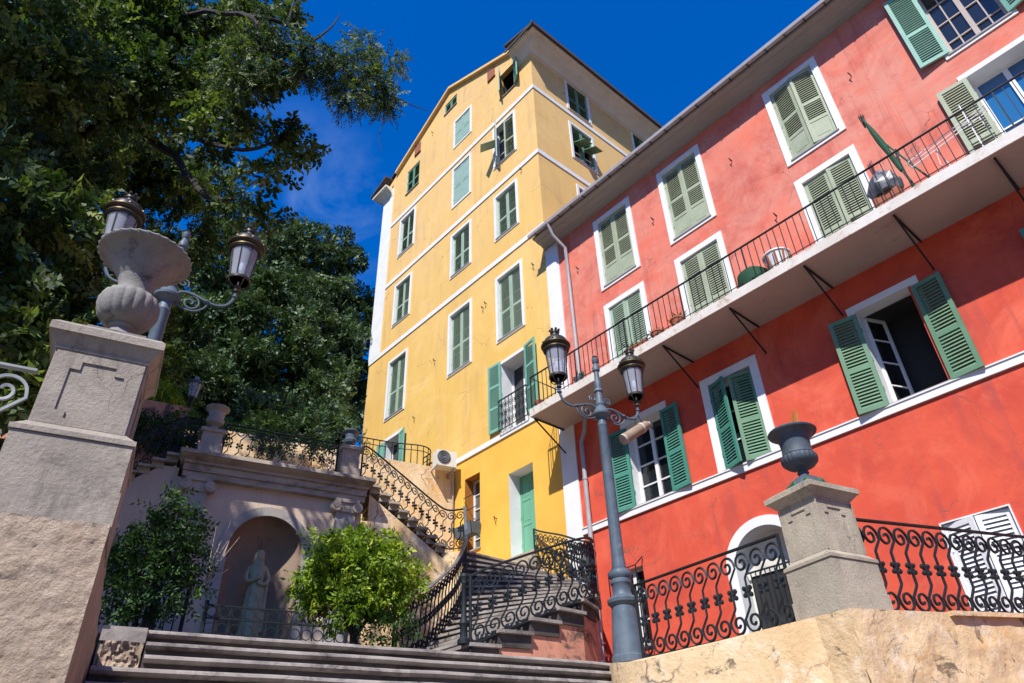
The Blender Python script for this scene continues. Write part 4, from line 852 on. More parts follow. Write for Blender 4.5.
fan = thing('curved_staircase', 'curved fan of dark stone steps with salmon flank rising to the yellow house', 'staircase', (-9.5, 8, ZT))
NF = 19; dz = (ZL-ZT)/NF
ends = []
for i in range(NF):
    t0, t1 = i/(NF-1)*.999, min(1, (i+1)/(NF-1)); z = ZT+dz*(i+1)
    a0, a1, b0, b1 = interp(Ip, t0), interp(Ip, t1), interp(Op, t0), interp(Op, t1)
    if i == NF-1: a1 = a0-UD*.0+VD*.25; b1 = b0+VD*.25; z += .006
    dirA = (b0-a0).normalized(); nrm = Vector((dirA.y, -dirA.x, 0))       # towards the lower side
    if nrm.dot(((a1+b1)-(a0+b0))) > 0: nrm = -nrm
    nose = .035
    mb = MB()
    A0 = a0+nrm*nose-dirA*.06; B0 = b0+nrm*nose+dirA*.06; A1 = a1-dirA*.06; B1 = b1+dirA*.06
    m0 = []
    mb.prism([(A0.x, A0.y), (B0.x, B0.y), (B1.x, B1.y), (A1.x, A1.y)] if (B0-A0).cross(B1-B0).z > 0 else [(A1.x, A1.y), (B1.x, B1.y), (B0.x, B0.y), (A0.x, A0.y)], z-.042, z)
    so_ = mb.build('step', M['nosing'], fan)
    mb = MB(); q = [(a0.x, a0.y), (b0.x, b0.y), (b1.x, b1.y), (a1.x, a1.y)]
    if (b0-a0).cross(b1-b0).z <= 0: q = q[::-1]
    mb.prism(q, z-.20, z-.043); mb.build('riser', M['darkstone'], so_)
    q2 = [a0+dirA*.03, b0-dirA*.03, b1-dirA*.03, a1+dirA*.03]
    if (b0-a0).cross(b1-b0).z <= 0: q2 = q2[::-1]
    ends.append(MB().prism([(p.x, p.y) for p in q2], ZT-.2, z-.201))
mb = MB()
for e in ends: mb.add(e.v, e.f)
mb.build('flank_wall', M['flank'], fan)
Ie, Oe = interp(Ip, 1), interp(Op, 1)
ul = uv(5.95, 14.85); ur_ = Vector((-12.3, 12.02, 0))
lp = [Ie, Oe, ur_, Vector((-17.8, 12.02, 0)), uv(6.2, 18.5), uv(3.95, 18.5), uv(3.95, 16.1), uv(5.95, 16.1), ul]
mb = MB(); mb.prism([(p.x, p.y) for p in lp], -1.5, ZL); structure(mb, 'landing', M['cream'])
tag(MB().box((-13.75, 11.55, ZL), (-12.5, 11.99, 5.42)).box((-13.70, 11.72, 5.42), (-12.55, 11.99, 5.58)).box((-13.66, 11.86, 5.58), (-12.6, 11.99, 5.735)).build('door_steps', M['stonewarm'], None), 'short pale stone steps below the green door of the yellow house', 'steps')
rz_ = lambda t: ZT+.12+(ZL-ZT)*t
railing('scroll_railing', 'black scroll railing with worn grey handrail on the inner curve of the fan stairs', [interp(Ip, t)+Vector((0, 0, ZT+(ZL-ZT)*t+.08)) for t in np.linspace(0, 1, 26)], H=.95, w=.22, posts=(0,), rail='handrail', rr=.03, r=.014)
railing('scroll_railing', 'black scroll railing sweeping round the outer curve of the fan stairs to the yellow house', [interp(Op, t)+Vector((0, 0, ZT+.10+(ZL-ZT-.02)*t)) for t in np.linspace(0, 1, 44)], H=.90, w=.24, r=.014)
nb = thing('newel_post', 'turned dark iron newel post at the foot of the fan stair railing', 'newel', (-7.40, 5.70, ZT+.17))
MB().lathe([(.08, 0), (.08, .05), (.05, .08), (.045, .2), (.065, .24), (.05, .28), (.035, .32), (.028, .72), (.04, .74), (.035, .77), (.055, .82), (.04, .86), (.001, .87)], 14, (-7.40, 5.70, ZT+.17)).build('post', M['iron'], nb)

# upper terrace railing, AC, lamps --------------------------------------------
tr_ = thing('terrace_railing', 'plain black iron railing with square pattern on top of the cream wall', 'railing', uv(5, 19.2, ZG+.2))
pth = smooth_path([uv(3.6, 19.25, ZG), uv(5.8, 19.25, ZG), uv(6.9, 19.1, ZG), uv(7.3, 19.4, ZG), uv(7.25, 19.9, ZG)], 8)
for h_ in (.98, .80, .15): MB().tube([p+Vector((0, 0, h_)) for p in pth], .02 if h_ > .9 else .013, 4).build('rail', M['iron'], tr_)
P, L, n = resample(pth, .2)
bmh = MB().tube([(0, 0, .02), (0, 0, .98)], .014, 4).mesh('baluster', M['iron'])
for i in range(n+1): p = path_at(P, L, i*L[-1]/n); link('baluster', bmh, tr_, p-wloc(tr_))
ac = thing('air_conditioner', 'white air conditioning unit with dark fan high on the cream wall beside the yellow house', 'air conditioner', uv(7.27, 18.1, 8.9))
MB().box((6.95, 17.95, 8.93), (7.58, 18.30, 9.42)).build('casing', M['cornice'], ac, FU)
f_ = MB().lathe([(.001, 0), (.21, 0), (.21, .02), (.001, .02)], 20); f_.v = [(x+7.17, 17.95-z, y+9.2) for x, y, z in f_.v]; f_.build('fan_grille', M['cover'], ac, FU)
mb = MB()
for q_ in (.06, .12, .18): mb.tube([(7.17+q_*math.cos(t), 17.922, 9.2+q_*math.sin(t)) for t in np.linspace(0, 2*PI, 17)], .006, 4)
mb.build('grille_rings', M['iron'], ac, FU)
MB().box((6.95, 17.9, 8.89), (6.99, 18.45, 8.93)).box((7.52, 17.9, 8.89), (7.56, 18.45, 8.93)).tube([(7.6, 18.35, 9.0), (7.66, 18.4, 8.6), (7.66, 18.4, 7.2)], .02, 6).build('bracket', M['pipe'], ac, FU)
fb = thing('flower_box', 'dark flower box under the barred window of the yellow house', 'planter', (-15.2, 11.8, 6.75))
MB().frustum((-15.62, 11.72, 6.78), (-14.85, 11.97, 6.78), (-15.68, 11.66, 7.08), (-14.80, 11.97, 7.08)).build('box', M['bluegrey'], fb)
mb = MB()
for x in (-15.6, -15.2, -14.85): mb.tube([(x, 11.98, 6.7), (x, 11.68, 6.74), (x, 11.64, 7.1)], .012, 4)
for z in (7.6, 8.0): mb.tube([(-15.55, 11.93, z), (-14.9, 11.93, z)], .012, 4)
mb.build('bracket', M['iron'], fb)
def garden_lamp(label, U0, V0, z0, z1):
    root = thing('garden_lamp', label, 'street lamp', uv(U0, V0, z0))
    MB().lathe([(.09, 0), (.07, .3), (.04, .4), (.035, z1-z0-.12), (.06, z1-z0-.06), (.03, z1-z0)], 12, (U0, V0, z0)).build('post', M['iron'], root, FU)
    MB().lathe([(.09, .02), (.15, .38), (.14, .38), (.08, .02)], 12, (U0, V0, z1)).build('glass', M['lampglass'], root, FU)
    MB().lathe([(.03, .0), (.10, .0), (.10, .03), (.03, .03)], 12, (U0, V0, z1)).lathe([(.15, .37), (.20, .40), (.17, .44), (.06, .52), (.04, .56), (.05, .60), (.001, .62)], 12, (U0, V0, z1)).build('cap', M['bluegrey'], root, FU)
    mb = MB()
    for k in range(6): t = k*PI/3; mb.tube([(U0+.095*math.cos(t), V0+.095*math.sin(t), z1+.02), (U0+.155*math.cos(t), V0+.155*math.sin(t), z1+.38)], .008, 4)
    mb.build('ribs', M['bluegrey'], root, FU)
wlm = thing('wall_lantern', 'small white glass lantern on a bracket at the far left corner of the yellow house', 'lantern', (-22.40, 11.90, 17.0))
c = (-22.40, 11.90, 17.0)
MB().lathe([(.09, .02), (.15, .38), (.14, .38), (.08, .02)], 12, c).build('glass', M['lampglass'], wlm)
MB().lathe([(.03, -.1), (.06, -.04), (.10, .0), (.10, .03), (.03, .03)], 12, c).lathe([(.15, .37), (.20, .40), (.17, .44), (.06, .52), (.04, .56), (.05, .60), (.001, .62)], 12, c).build('cap', M['bluegrey'], wlm)
mb = MB()
for k in range(6): t = k*PI/3; mb.tube([(c[0]+.095*math.cos(t), c[1]+.095*math.sin(t), c[2]+.02), (c[0]+.155*math.cos(t), c[1]+.155*math.sin(t), c[2]+.38)], .008, 4)
mb.build('ribs', M['bluegrey'], wlm)
MB().tube(smooth_path([(c[0], c[1], c[2]-.1), (c[0]+.02, c[1]+.02, c[2]-.28), (-22.2, 11.96, c[2]-.36), (-22.0, 12.02, c[2]-.25)], 5), .018, 5).tube([(c[0]+.05, c[1], c[2]-.3), (-22.02, 12.02, c[2]-.5)], .012, 4).build('bracket', M['iron'], wlm)
pq = at(192, 398, 16.8); garden_lamp('small lantern half hidden in dark foliage above the left flight', pq.dot(UD), 16.8, ZL, pq.z)

# ------------------------------------------------------------------ lower fences
fe = thing('niche_fence', 'low black iron fence with ring pattern in front of the niche', 'fence', uv(2, 11.6, ZT))
u0, u1, V_f, zb = .97, 3.25, 11.6, ZT+.12
for h_ in (.02, .84, 1.02): MB().tube([(u0, V_f, zb+h_), (u1, V_f, zb+h_)], .016, 4).build('rail', M['iron'], fe, FU)
n = 13
for i in range(n+1):
    u_ = u0+(u1-u0)*i/n; MB().tube([(u_, V_f, zb), (u_, V_f, zb+1.02)], .011, 4).build('bar', M['iron'], fe, FU)
    if i < n:
        uc = u_+(u1-u0)/n/2; mb = MB()
        for zc, q in ((.93, .07), (.70, .075), (.14, .075)): mb.tube([(uc+q*math.cos(t), V_f, zb+zc+q*math.sin(t)) for t in np.linspace(0, 2*PI, 13)], .009, 4)
        mb.tube([(uc-.05, V_f, zb+.22), (uc-.05, V_f, zb+.52), (uc, V_f, zb+.60), (uc+.05, V_f, zb+.52), (uc+.05, V_f, zb+.22)], .009, 4); mb.build('ring_panel', M['iron'], fe, FU)
for u_ in (u0, u1): MB().tube([(u_, V_f, ZT), (u_, V_f, zb+1.08)], .03, 6).build('post', M['iron'], fe, FU)
fe = thing('garden_gate', 'tall black iron gate and railing tangled in the dark bush at left', 'gate', uv(0, 10.9, ZT))
for i in range(15):
    u_ = -.9+1.55*i/14; MB().tube([(u_, 11.0, ZT), (u_, 11.0, ZT+1.35)], .012 if i not in (0, 8, 14) else .035, 4).build('bar', M['iron'], fe, FU)
for h_ in (.1, 1.3): MB().tube([(-.9, 11.0, ZT+h_), (.65, 11.0, ZT+h_)], .016, 4).build('rail', M['iron'], fe, FU)
tag(MB().box((.15, 10.3, ZT), (.30, 10.45, ZT+1.15)).box((.12, 10.27, ZT+1.15), (.33, 10.48, ZT+1.2)).build('iron_pillar', M['iron'], None, FU), 'square black iron gate pillar standing in the dark bush', 'pillar')

# ------------------------------------------------------------------ BALCONY THINGS
def pot(label, x, y, r, h, mat='terracotta', box=None, plant=True):
    root = thing('flower_pot', label, 'flower pot', (x, y, 8.73), 'potted plants on the long balcony')
    if box: MB().frustum((x-box/2+.02, y-.08, 8.73), (x+box/2-.02, y+.08, 8.73), (x-box/2, y-.10, 8.73+h), (x+box/2, y+.10, 8.73+h)).build('pot', M[mat], root)
    else: MB().lathe([(r*.7, 0), (r, h), (r*1.08, h), (r*1.08, h+.03), (r*.9, h+.02), (.001, h-.02)], 16, (x, y, 8.73)).build('pot', M[mat], root)
    if plant:
        mb = MB(); wd = box or r*2
        for k in range(46):
            b0 = Vector((x+random.uniform(-.45, .45)*wd, y+random.uniform(-.05, .05), 8.73+h)); d = Vector((random.uniform(-.8, .8), random.uniform(-.6, .5), random.uniform(.3, 1))).normalized()*random.uniform(.10, .26); sd = d.cross(Vector((random.random(), random.random(), .3))).normalized()*.02
            mb.add([b0, b0+d*.6+sd, b0+d, b0+d*.6-sd], [(0, 1, 2, 3)])
        mb.build('plant', M['darkgreen'], root)
pot('long terracotta trough below the leftmost balcony shutters, behind the lamp', -7.95, 10.98, .1, .16, box=.6)
pot('bushy dark pot on the balcony between the two left shuttered doors', -7.38, 10.98, .15, .17)
pot('straggly leafy pot just left of the second balcony shutters', -6.82, 10.98, .16, .2)
pot('small grey pot beside the downpipe on the balcony', -9.8, 10.98, .12, .18, mat='cover')
pot('tiny red pot at the far left corner of the balcony', -11.2, 10.98, .12, .17, plant=False)
o = MB().lathe([(.001, 0), (.30, .02), (.33, .20), (.31, .36), (.18, .48), (.001, .52)], 18, (-5.02, 11.15, 8.73)); tag(o.build('covered_planter', M['greenish'], None), 'round dark green covered planter on the balcony beside the striped tub', 'planter')
tb = thing('striped_tub', 'white and red striped tub on the balcony right of the green planter', 'tub', (-4.42, 11.1, 8.73))
MB().lathe([(.18, 0), (.26, .42), (.28, .42), (.28, .45), (.24, .45), (.001, .10)], 20, (-4.42, 11.1, 8.73)).build('tub', M['white_metal'], tb)
mb = MB()
for k in range(10): t = 2*PI*k/10; mb.tube([(-4.42+.19*math.cos(t), 11.1+.19*math.sin(t), 8.76), (-4.42+.265*math.cos(t), 11.1+.265*math.sin(t), 9.14)], .022, 4)
mb.build('stripe', M['terracotta'], tb)
pa = thing('folded_parasol', 'closed dark green parasol leaning on the balcony between the shuttered doors', 'parasol', (-1.95, 11.3, 8.74))
a_, b_ = Vector((-1.75, 11.2, 8.74)), Vector((-2.12, 11.45, 11.45))
MB().tube([a_, b_], .022, 6).build('pole', M['darkgreen'], pa)
mb = MB(); pts = [a_.lerp(b_, t) for t in (.30, .36, .5, .65, .78, .86, .90)]; mb.tube(pts, [.04, .05, .045, .06, .05, .035, .02], 9); mb.build('canopy', M['greenish'], pa)
mb = MB()
for k in range(6): mb.tube([b_+Vector((.02*math.cos(k), .02*math.sin(k), -.32)), b_+Vector((.045*math.cos(k), .045*math.sin(k), .03))], .008, 3)
mb.build('ribs', M['iron'], pa); MB().tube([Vector((-1.45, 11.2, 8.74)), a_.lerp(b_, .72)], .018, 5).build('strut', M['darkgreen'], pa)
bb = thing('wrapped_bundle', 'bundle wrapped in crumpled grey plastic on a brown box, on the balcony by the parasol', 'bundle', (-2.2, 11.15, 8.74))
mb = MB(); mb.lathe([(.001, .36), (.24, .38), (.29, .52), (.26, .70), (.15, .82), (.12, .9), (.001, .93)], 18, (-2.2, 11.15, 8.74), rad=lambda t, i: 1+.12*math.sin(t*5+i*1.7)+.06*math.sin(t*11+i)); mb.build('wrapping', M['cover'], bb)
MB().box((-2.45, 10.98, 8.74), (-1.98, 11.35, 9.08)).build('box', M['terracotta'], bb)
rk = thing('drying_rack', 'white tubular clothes drying rack on the balcony by the open blue door', 'drying rack', (-1.0, 11.1, 8.74))
mb = MB()
for y in (10.99, 11.07, 11.16): mb.tube([(-1.72, y, 9.40), (-.35, y, 9.62)], .010, 4)
for x in (-1.70, -.37): mb.tube([(x, 10.97, 9.40 if x < -1 else 9.62), (x, 11.18, 9.40 if x < -1 else 9.62)], .012, 4)
mb.build('rails', M['white_metal'], rk)
MB().tube([(-1.30, 11.0, 8.74), (-1.25, 11.1, 9.46), (-1.15, 11.2, 8.74)], .012, 4).tube([(-.65, 11.0, 8.74), (-.65, 11.1, 10.0)], .012, 4).tube([(-.45, 11.2, 8.74), (-.5, 11.1, 9.58)], .012, 4).build('legs', M['white_metal'], rk)

# ------------------------------------------------------------------ TREES
def leaves(C, D, Nn, l, wd, shade, name, mat, parent):
    n = len(C); D = D/np.linalg.norm(D, axis=1, keepdims=True); Sd = np.cross(D, Nn); Sd /= (np.linalg.norm(Sd, axis=1, keepdims=True)+1e-9)
    l = l[:, None]; wd = wd[:, None]; fold = np.cross(Sd, D)*wd*.25
    V = np.stack([C, C+D*l*.45+Sd*wd*.5+fold, C+D*l, C+D*l*.45-Sd*wd*.5+fold], 1).reshape(-1, 3)
    off = np.array(wloc(parent)); V = (V-off).astype(np.float32)
    me = bpy.data.meshes.new(name); me.vertices.add(4*n); me.vertices.foreach_set('co', V.ravel())
    me.loops.add(4*n); me.loops.foreach_set('vertex_index', np.arange(4*n, dtype=np.int32)); me.polygons.add(n); me.polygons.foreach_set('loop_start', np.arange(0, 4*n, 4, dtype=np.int32))
    try: me.polygons.foreach_set('loop_total', np.full(n, 4, dtype=np.int32))
    except Exception: pass
    at_ = me.attributes.new('shade', 'FLOAT', 'FACE'); at_.data.foreach_set('value', shade.astype(np.float32))
    me.materials.append(mat); me.update(calc_edges=True); me.validate()
    o = bpy.data.objects.new(name, me); COL.objects.link(o); o.parent = parent; return o
def rdir(n): v = RNG.normal(size=(n, 3)); return v/np.linalg.norm(v, axis=1, keepdims=True)
def sprays(clumps, per, tw=(.35, .6), leaf=(.09, .13), wr=.38, droop=.4, npl=12, hollow=.3, cvar=.12):
    """clumps (center, rx, ry, rz); twigs start inside the clump, point outwards and droop; leaflets in pairs along each twig"""
    C = []; D = []; Nn = []; Ls = []; Sh = []
    for (c, r, dens) in clumps:
        sh0 = RNG.normal()*cvar; nt_ = max(3, int(per*dens)); u = rdir(nt_); rad = (RNG.random(nt_)**.45)[:, None]; rad = hollow+(1-hollow)*rad
        p = np.array(c)+u*rad*np.array(r)*.85; d = u*.8+RNG.normal(size=(nt_, 3))*.5; d[:, 2] -= droop*RNG.random(nt_); d /= np.linalg.norm(d, axis=1, keepdims=True)
        L_ = RNG.uniform(tw[0], tw[1], nt_); sh = RNG.random(nt_)
        sv = np.cross(d, rdir(nt_)); sv /= np.linalg.norm(sv, axis=1, keepdims=True)
        for k in range(npl):
            f = (k+1)/npl; q = p+d*(L_*f)[:, None]; q[:, 2] -= droop*.35*(f**2)*L_
            s_ = 1 if k % 2 else -1
            dd = sv*s_*.85+d*.55+RNG.normal(size=(nt_, 3))*.22; dd[:, 2] -= droop*.5
            C.append(q); D.append(dd); Nn.append(np.cross(sv, d)+RNG.normal(size=(nt_, 3))*.35); Ls.append(RNG.uniform(leaf[0], leaf[1], nt_)); Sh.append(np.clip(sh*.8+RNG.random(nt_)*.35-.1+sh0, 0, 1))
    C, D, Nn, Ls, Sh = (np.concatenate(a) for a in (C, D, Nn, Ls, Sh)); return C, D, Nn, Ls, Ls*wr, Sh
def P3(px, py, V): return at(px, py, V)
def tufts(cl, n=9, k=.40, keep=.85):      # break every clump into smaller separate tufts
    out = []
    for c, r, d in cl:
        m = max(4, int(n)); rr = np.array(r)
        for u in rdir(m):
            q = np.array(c)+u*rr*(RNG.random()**.4)*keep
            out.append((Vector(q), tuple(rr*k*RNG.uniform(.75, 1.25)), d*1.1/m))
    return out
# the big overhanging tree
tree = thing('overhanging_tree', 'large dark leafy tree overhanging from the upper left with feathery branches', 'tree', uv(-3.6, 13.2, ZT))
cl = []
def C(px, py, V, r, dens=1.0, rz=None): cl.append((P3(px, py, V), (r, r, rz or r*.75), dens*r**2))
for px, py, V, r, dn in [
    (10, 20, 11, 1.5, 1), (60, 30, 12, 1.6, 1), (115, 15, 12, 1.5, 1), (170, 20, 12.5, 1.4, 1), (215, 15, 13, 1.1, .9), (250, 8, 13, .8, .8),
    (20, 90, 11, 1.5, 1), (75, 95, 12, 1.5, 1), (130, 85, 12, 1.4, 1), (180, 80, 12, 1.2, 1), (222, 62, 12.5, .8, .8),
    (10, 160, 10.5, 1.4, 1), (60, 165, 11.5, 1.4, 1), (110, 150, 12, 1.3, 1), (160, 145, 12, 1.2, .9), (205, 128, 12.5, .9, .8),
    (5, 235, 10, 1.3, 1), (45, 240, 11, 1.3, 1), (85, 225, 12.5, 1.1, .6), (130, 205, 13, .9, .4), (180, 195, 13, 1.0, .6), (225, 188, 13.5, .8, .8),
    (5, 310, 9.5, 1.2, 1.1), (40, 320, 10.5, 1.2, 1.1), (80, 290, 12, 1.1, .8), (20, 380, 9.5, .9, 1.3), (215, 225, 14, .7, .7), (255, 215, 14, .45, .7), (190, 245, 13.5, .9, .7), (150, 245, 12.5, .8, .5),
    (60, 380, 11.5, .9, 1.0), (160, 330, 15, 1.1, .9), (150, 395, 15, .9, 1.0), (10, 60, 10, 1.2, 1), (265, 170, 13.5, .42, .9), (300, 150, 13.5, .42, .8), (285, 130, 13.5, .38, .8), (245, 120, 13, .45, .6), (262, 50, 12.6, .45, .6), (255, 90, 12.6, .40, .8), (280, 80, 12.6, .22, .7), (290, 10, 13, .25, .4)]:
    k_ = .72 if px >= 240 else (1.4 if (py >= 140 and px >= 60) else (.86 if px >= 200 else 1)); C(px, py, V*k_, r*k_, dn)
for U_, V__, z_, r in [(-6, 6.6, 10.5, 1.5), (-7.2, 7.4, 12, 1.5), (-5.2, 7.6, 12.2, 1.3), (-6.5, 8.6, 13.2, 1.5), (-8.2, 6.5, 10, 1.4), (-7.0, 5.8, 8.6, 1.3), (-5.6, 6.2, 8.9, 1.0), (-8.5, 8.5, 12, 1.5), (-5.0, 8.6, 14, 1.3)]:  # unseen canopy clumps beyond the left frame edge, added to shade the foliage
    cl.append((uv(U_, V__, z_), (r, r, r*.8), r**2))
cl = tufts(cl, 11, .42, .9)
A_ = sprays(cl, 230, tw=(.22, .42), leaf=(.10, .18), wr=.52, droop=.3, npl=10, cvar=.22)
leaves(*A_, 'crown', M['leafbig'], tree)
cl = []
for px, py, V, r, dn in [(285, 38, 12, .3, 1), (300, 50, 12, .25, 1), (270, 22, 12, .3, 1.2), (250, 40, 12, .3, 1.2), (232, 80, 12.2, .3, 1), (315, 58, 12.0, .36, 1.6), (335, 72, 12.0, .36, 1.5), (358, 62, 12.0, .38, 1.5), (375, 85, 12.0, .34, 1.5), (350, 95, 12.0, .30, 1.4), (390, 62, 12.0, .26, 1.2), (365, 42, 12.0, .22, 1.0), (305, 70, 12, .18, 1.2), (385, 98, 12, .22, 1.6), (262, 75, 12.2, .25, 1.6), (240, 60, 12.2, .3, 1.4)]:
    cl.append((P3(px, py, V*.72), (r*1.15, r*1.15, r*.55), dn*r*2.0))
B_ = sprays(cl, 120, tw=(.22, .36), leaf=(.05, .085), wr=.36, droop=1.1, npl=18)
leaves(*B_, 'feathery_foliage', M['leafbig'], tree)
def limb(pts, r0, r1, parent=tree, name='limb', mat='bark'):
    P_ = smooth_path(pts, 5); n = len(P_); rr = [r0+(r1-r0)*i/(n-1) for i in range(n)]
    P_ = [p+Vector((noise.noise(p*2), noise.noise(p*2+Vector((9, 0, 0))), noise.noise(p*2+Vector((0, 9, 0)))))*r0*.6 for p in P_]
    MB().tube(P_, rr, 7).build(name, M[mat], parent)
limb([uv(-3.6, 13.2, ZT-.2), uv(-3.4, 13.1, 5), uv(-3.0, 12.9, 8), P3(40, 180, 12.80), P3(90, 70, 12.80)], .42, .24, name='trunk')
limb([P3(40, 180, 12.80), P3(110, 120, 13.00), P3(165, 150, 13.00), P3(200, 190, 11.61), P3(235, 200, 9.94)], .16, .03)
limb([P3(90, 70, 12.80), P3(160, 20, 12.60), P3(242, 14, 8.78), P3(262, 49, 8.64), P3(290, 68, 8.64), P3(318, 92, 8.64)], .07, .014)
limb([P3(200, 10, 10.66), P3(250, 16, 8.78), P3(287, 25, 8.64), P3(312, 42, 8.64), P3(350, 60, 8.64), P3(398, 98, 8.64)], .05, .011)
limb([P3(312, 42, 8.64), P3(330, 28, 8.64), P3(340, 14, 8.64)], .03, .010); limb([P3(287, 25, 8.64), P3(292, 8, 8.64), P3(296, -8, 8.64)], .03, .012)
limb([P3(326, 80, 8.64), P3(328, 98, 8.64), P3(333, 112, 8.64), P3(342, 106, 8.64)], .02, .008); limb([P3(385, 104, 8.64), P3(383, 120, 8.64), P3(379, 136, 8.64), P3(381, 151, 8.64)], .010, .005)
limb([P3(398, 98, 8.64), P3(412, 105, 8.64), P3(428, 111, 8.64)], .014, .006); limb([P3(286, 30, 8.64), P3(278, 48, 8.64), P3(270, 42, 8.64)], .012, .006)
limb([P3(200, 140, 11.01), P3(240, 150, 9.58), P3(280, 140, 9.72), P3(300, 118, 9.72)], .05, .012); limb([P3(60, 165, 12.50), P3(72, 120, 12.80), P3(68, 60, 12.80)], .10, .06)
# evergreen beyond the upper garden
ev = thing('evergreen_tree', 'dense rounded dark evergreen tree behind the niche and left of the yellow house', 'tree', uv(3.2, 26, ZG))
cl = []
for px, py, V, r, dn in [(300, 250, 21, 1.15, 1), (330, 262, 21, 1.2, 1), (270, 268, 21, 1.2, 1), (240, 290, 20.5, 1.2, 1), (348, 300, 21, 1.1, 1), (310, 300, 20, 1.4, 1.1), (275, 315, 20, 1.4, 1.1), (235, 335, 19.5, 1.3, 1.1), (205, 320, 20, 1.2, 1),
    (345, 345, 20.5, 1.1, 1), (312, 355, 19.5, 1.3, 1.1), (270, 370, 19.2, 1.3, 1.1), (230, 385, 19, 1.2, 1), (195, 370, 19, 1.1, 1), (348, 385, 20.5, .9, 1), (320, 400, 19.5, 1.1, 1), (282, 412, 19, 1.0, 1), (245, 415, 18.9, .9, 1), (340, 420, 20, .7, .9), (180, 410, 19, .9, 1), (160, 390, 19, .9, .8), (365, 330, 22, .6, .9), (362, 400, 22, .6, .9), (200, 270, 21, 1.2, .9), (215, 425, 18.9, .6, 1), (300, 430, 19.3, .6, 1), (215, 438, 15, .5, 1), (245, 436, 15, .55, 1), (278, 438, 15, .5, 1), (308, 438, 15, .5, 1), (335, 436, 15, .45, 1), (262, 425, 17, .8, 1), (322, 425, 17, .7, 1)]:
    V += 5; r *= 1.25; cl.append((P3(px, py, V), (r, r, r*.85), dn*r**2))
cl = tufts(cl, 12, .36, .95)
E_ = sprays(cl, 330, tw=(.25, .42), leaf=(.14, .21), wr=.52, droop=.1, npl=8, hollow=.5)
leaves(*E_, 'crown', M['leafever'], ev)
limb([uv(4.0, 26, ZG-.1), uv(3.8, 25.6, ZG+2), P3(290, 370, 25.6)], .26, .12, ev, 'trunk'); limb([uv(4.0, 25.8, ZG+.8), P3(310, 400, 25.4), P3(330, 340, 25.8)], .15, .06, ev)
limb([uv(2.6, 25.6, ZG-.1), P3(262, 415, 25.2), P3(240, 350, 25.4)], .14, .06, ev)
# bright citrus bush
bs = thing('citrus_tree', 'bright lime green round bushy tree on the terrace before the niche', 'tree', uv(2.85, 10.3, ZT))
cl = []
for px, py, V, r, dn in [(345, 562, 10.2, .46, 1), (318, 582, 10.2, .36, 1), (352, 600, 10.1, .38, 1), (388, 578, 10.3, .44, 1), (404, 588, 10.3, .24, 1), (382, 603, 10.2, .34, 1), (352, 540, 10.3, .28, 1), (320, 605, 10.3, .22, 1), (332, 552, 10.5, .30, .9), (412, 568, 10.5, .16, .7), (304, 588, 10.3, .18, .8), (378, 552, 10.4, .28, .9), (368, 575, 10.6, .45, 1)]:
    cl.append((P3(px, py, V), (r, r, r*.85), dn*r**2))
cl = tufts(cl, 8, .48, .95)
K_ = sprays(cl, 1350, tw=(.10, .24), leaf=(.055, .115), wr=.42, droop=.2, npl=7, hollow=.3, cvar=.15)
leaves(*K_, 'crown', M['leafbush'], bs)
limb([uv(2.8, 10.3, ZT-.05), uv(2.82, 10.3, 2.4), uv(2.8, 10.3, 3.1)], .05, .03, bs, 'trunk'); limb([uv(2.82, 10.3, 2.3), uv(3.1, 10.3, 2.7), uv(3.4, 10.3, 3.2)], .03, .015, bs); limb([uv(2.82, 10.3, 2.3), uv(2.5, 10.2, 2.8), uv(2.3, 10.2, 3.1)], .03, .015, bs)
# shaded leaves beside the fan railing
sb = thing('climbing_shrub', 'small shaded shrub behind the grey handrail at the foot of the fan stairs', 'shrub', uv(3.55, 9.9, ZT)); cl = [(P3(400, 630, 10.1), (.22, .22, .25), .06), (P3(378, 630, 10.1), (.25, .25, .25), .06)]
K_ = sprays(cl, 700, tw=(.12, .2), leaf=(.06, .09), wr=.4, droop=.2, npl=7); leaves(*K_, 'foliage', M['leafdark'], sb)
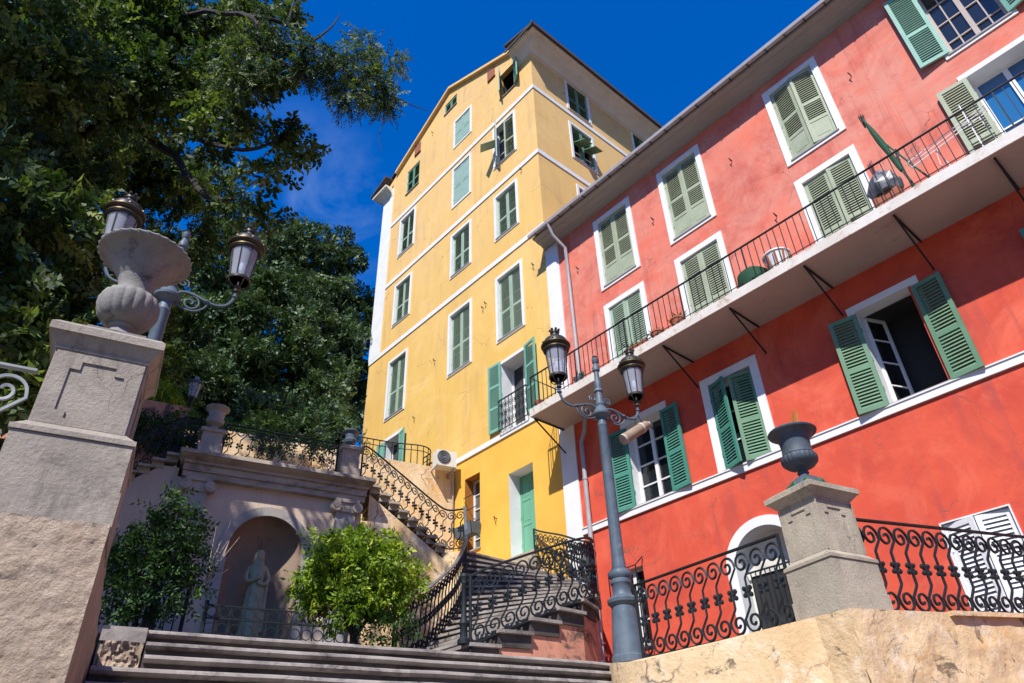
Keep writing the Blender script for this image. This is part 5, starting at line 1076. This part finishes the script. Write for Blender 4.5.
# dark shrub
ds = thing('dark_shrub', 'dark leafy bush at left behind the stucco wall, with bare pink twigs', 'shrub', uv(.1, 10.4, ZT)); cl = []
for px, py, V, r, dn in [(178, 525, 10.3, .32, 1), (160, 550, 10.3, .38, 1), (135, 560, 10.3, .35, 1), (185, 560, 10.4, .30, .9), (150, 590, 10.3, .38, .8), (125, 595, 10.2, .3, .7), (185, 595, 10.4, .25, .5), (170, 510, 10.3, .22, .9), (120, 545, 10.2, .25, .7)]:
    cl.append((P3(px, py, V), (r, r, r*.9), dn*r**2))
K_ = sprays(cl, 1300, tw=(.15, .28), leaf=(.06, .10), wr=.4, droop=.2, npl=7); leaves(*K_, 'foliage', M['leafdark'], ds)
limb([uv(.1, 10.4, ZT-.05), uv(.08, 10.4, 2.6), uv(.15, 10.4, 3.3)], .04, .02, ds, 'trunk')
mb = MB()
for k in range(14):
    b0 = P3(205, 585, 10.4); a_ = random.uniform(-.5, 1.1); L0 = random.uniform(.35, .95); e = b0+(UD*math.sin(a_)*.6+Vector((0, 0, 1))*math.cos(a_))*L0+VD*random.uniform(-.2, .2)
    mb.tube([b0, b0.lerp(e, .5)+Vector((random.uniform(-.05, .05),)*3), e], [.007, .005, .002], 3)
mb.build('bare_twigs', M['stucco'], ds)
# small yellow-green shrub on the upper left
ys = thing('garden_shrub', 'sunlit yellow green shrub beyond the left wall top', 'shrub', uv(-.6, 17, ZL)); cl = [(P3(160, 402, 17), (.5, .5, .4), .3), (P3(135, 405, 17), (.4, .4, .3), .2)]
K_ = sprays(cl, 700, tw=(.15, .3), leaf=(.08, .12), wr=.45, droop=.1, npl=7); leaves(*K_, 'foliage', M['leafbush'], ys)
cs = thing('hanging_creeper', 'dark creeper foliage spilling over the left garden wall', 'shrub', uv(-.5, 16.3, 7)); cl = []
for px, py, V, r in [(150, 430, 15.9, .5), (180, 428, 15.9, .5), (205, 435, 15.9, .4), (120, 425, 15.8, .5), (235, 440, 19.2, .7), (300, 428, 20, .7), (345, 428, 20.5, .5), (265, 430, 20, .7), (180, 450, 16, .35), (275, 440, 17.6, .45), (320, 440, 17.8, .4)]: cl.append((P3(px, py, V), (r, r, r*.7), r**2))
K_ = sprays(cl, 460, tw=(.2, .35), leaf=(.08, .13), wr=.45, droop=.6, npl=8); leaves(*K_, 'foliage', M['leafdark'], cs)
# wooded slope far behind
fw_ = thing('far_trees', 'distant dark woodland behind the garden', 'trees', uv(0, 34, ZG)); cl = []
for k in range(26):
    cl.append((uv(random.uniform(-26, 2), random.uniform(26, 36), random.uniform(10, 16)), (2.2, 2.2, 1.8), 1.2))
K_ = sprays(cl, 260, tw=(.4, .8), leaf=(.25, .4), wr=.5, droop=.2, npl=7); f_o = leaves(*K_, 'foliage', M['leafdark'], fw_)
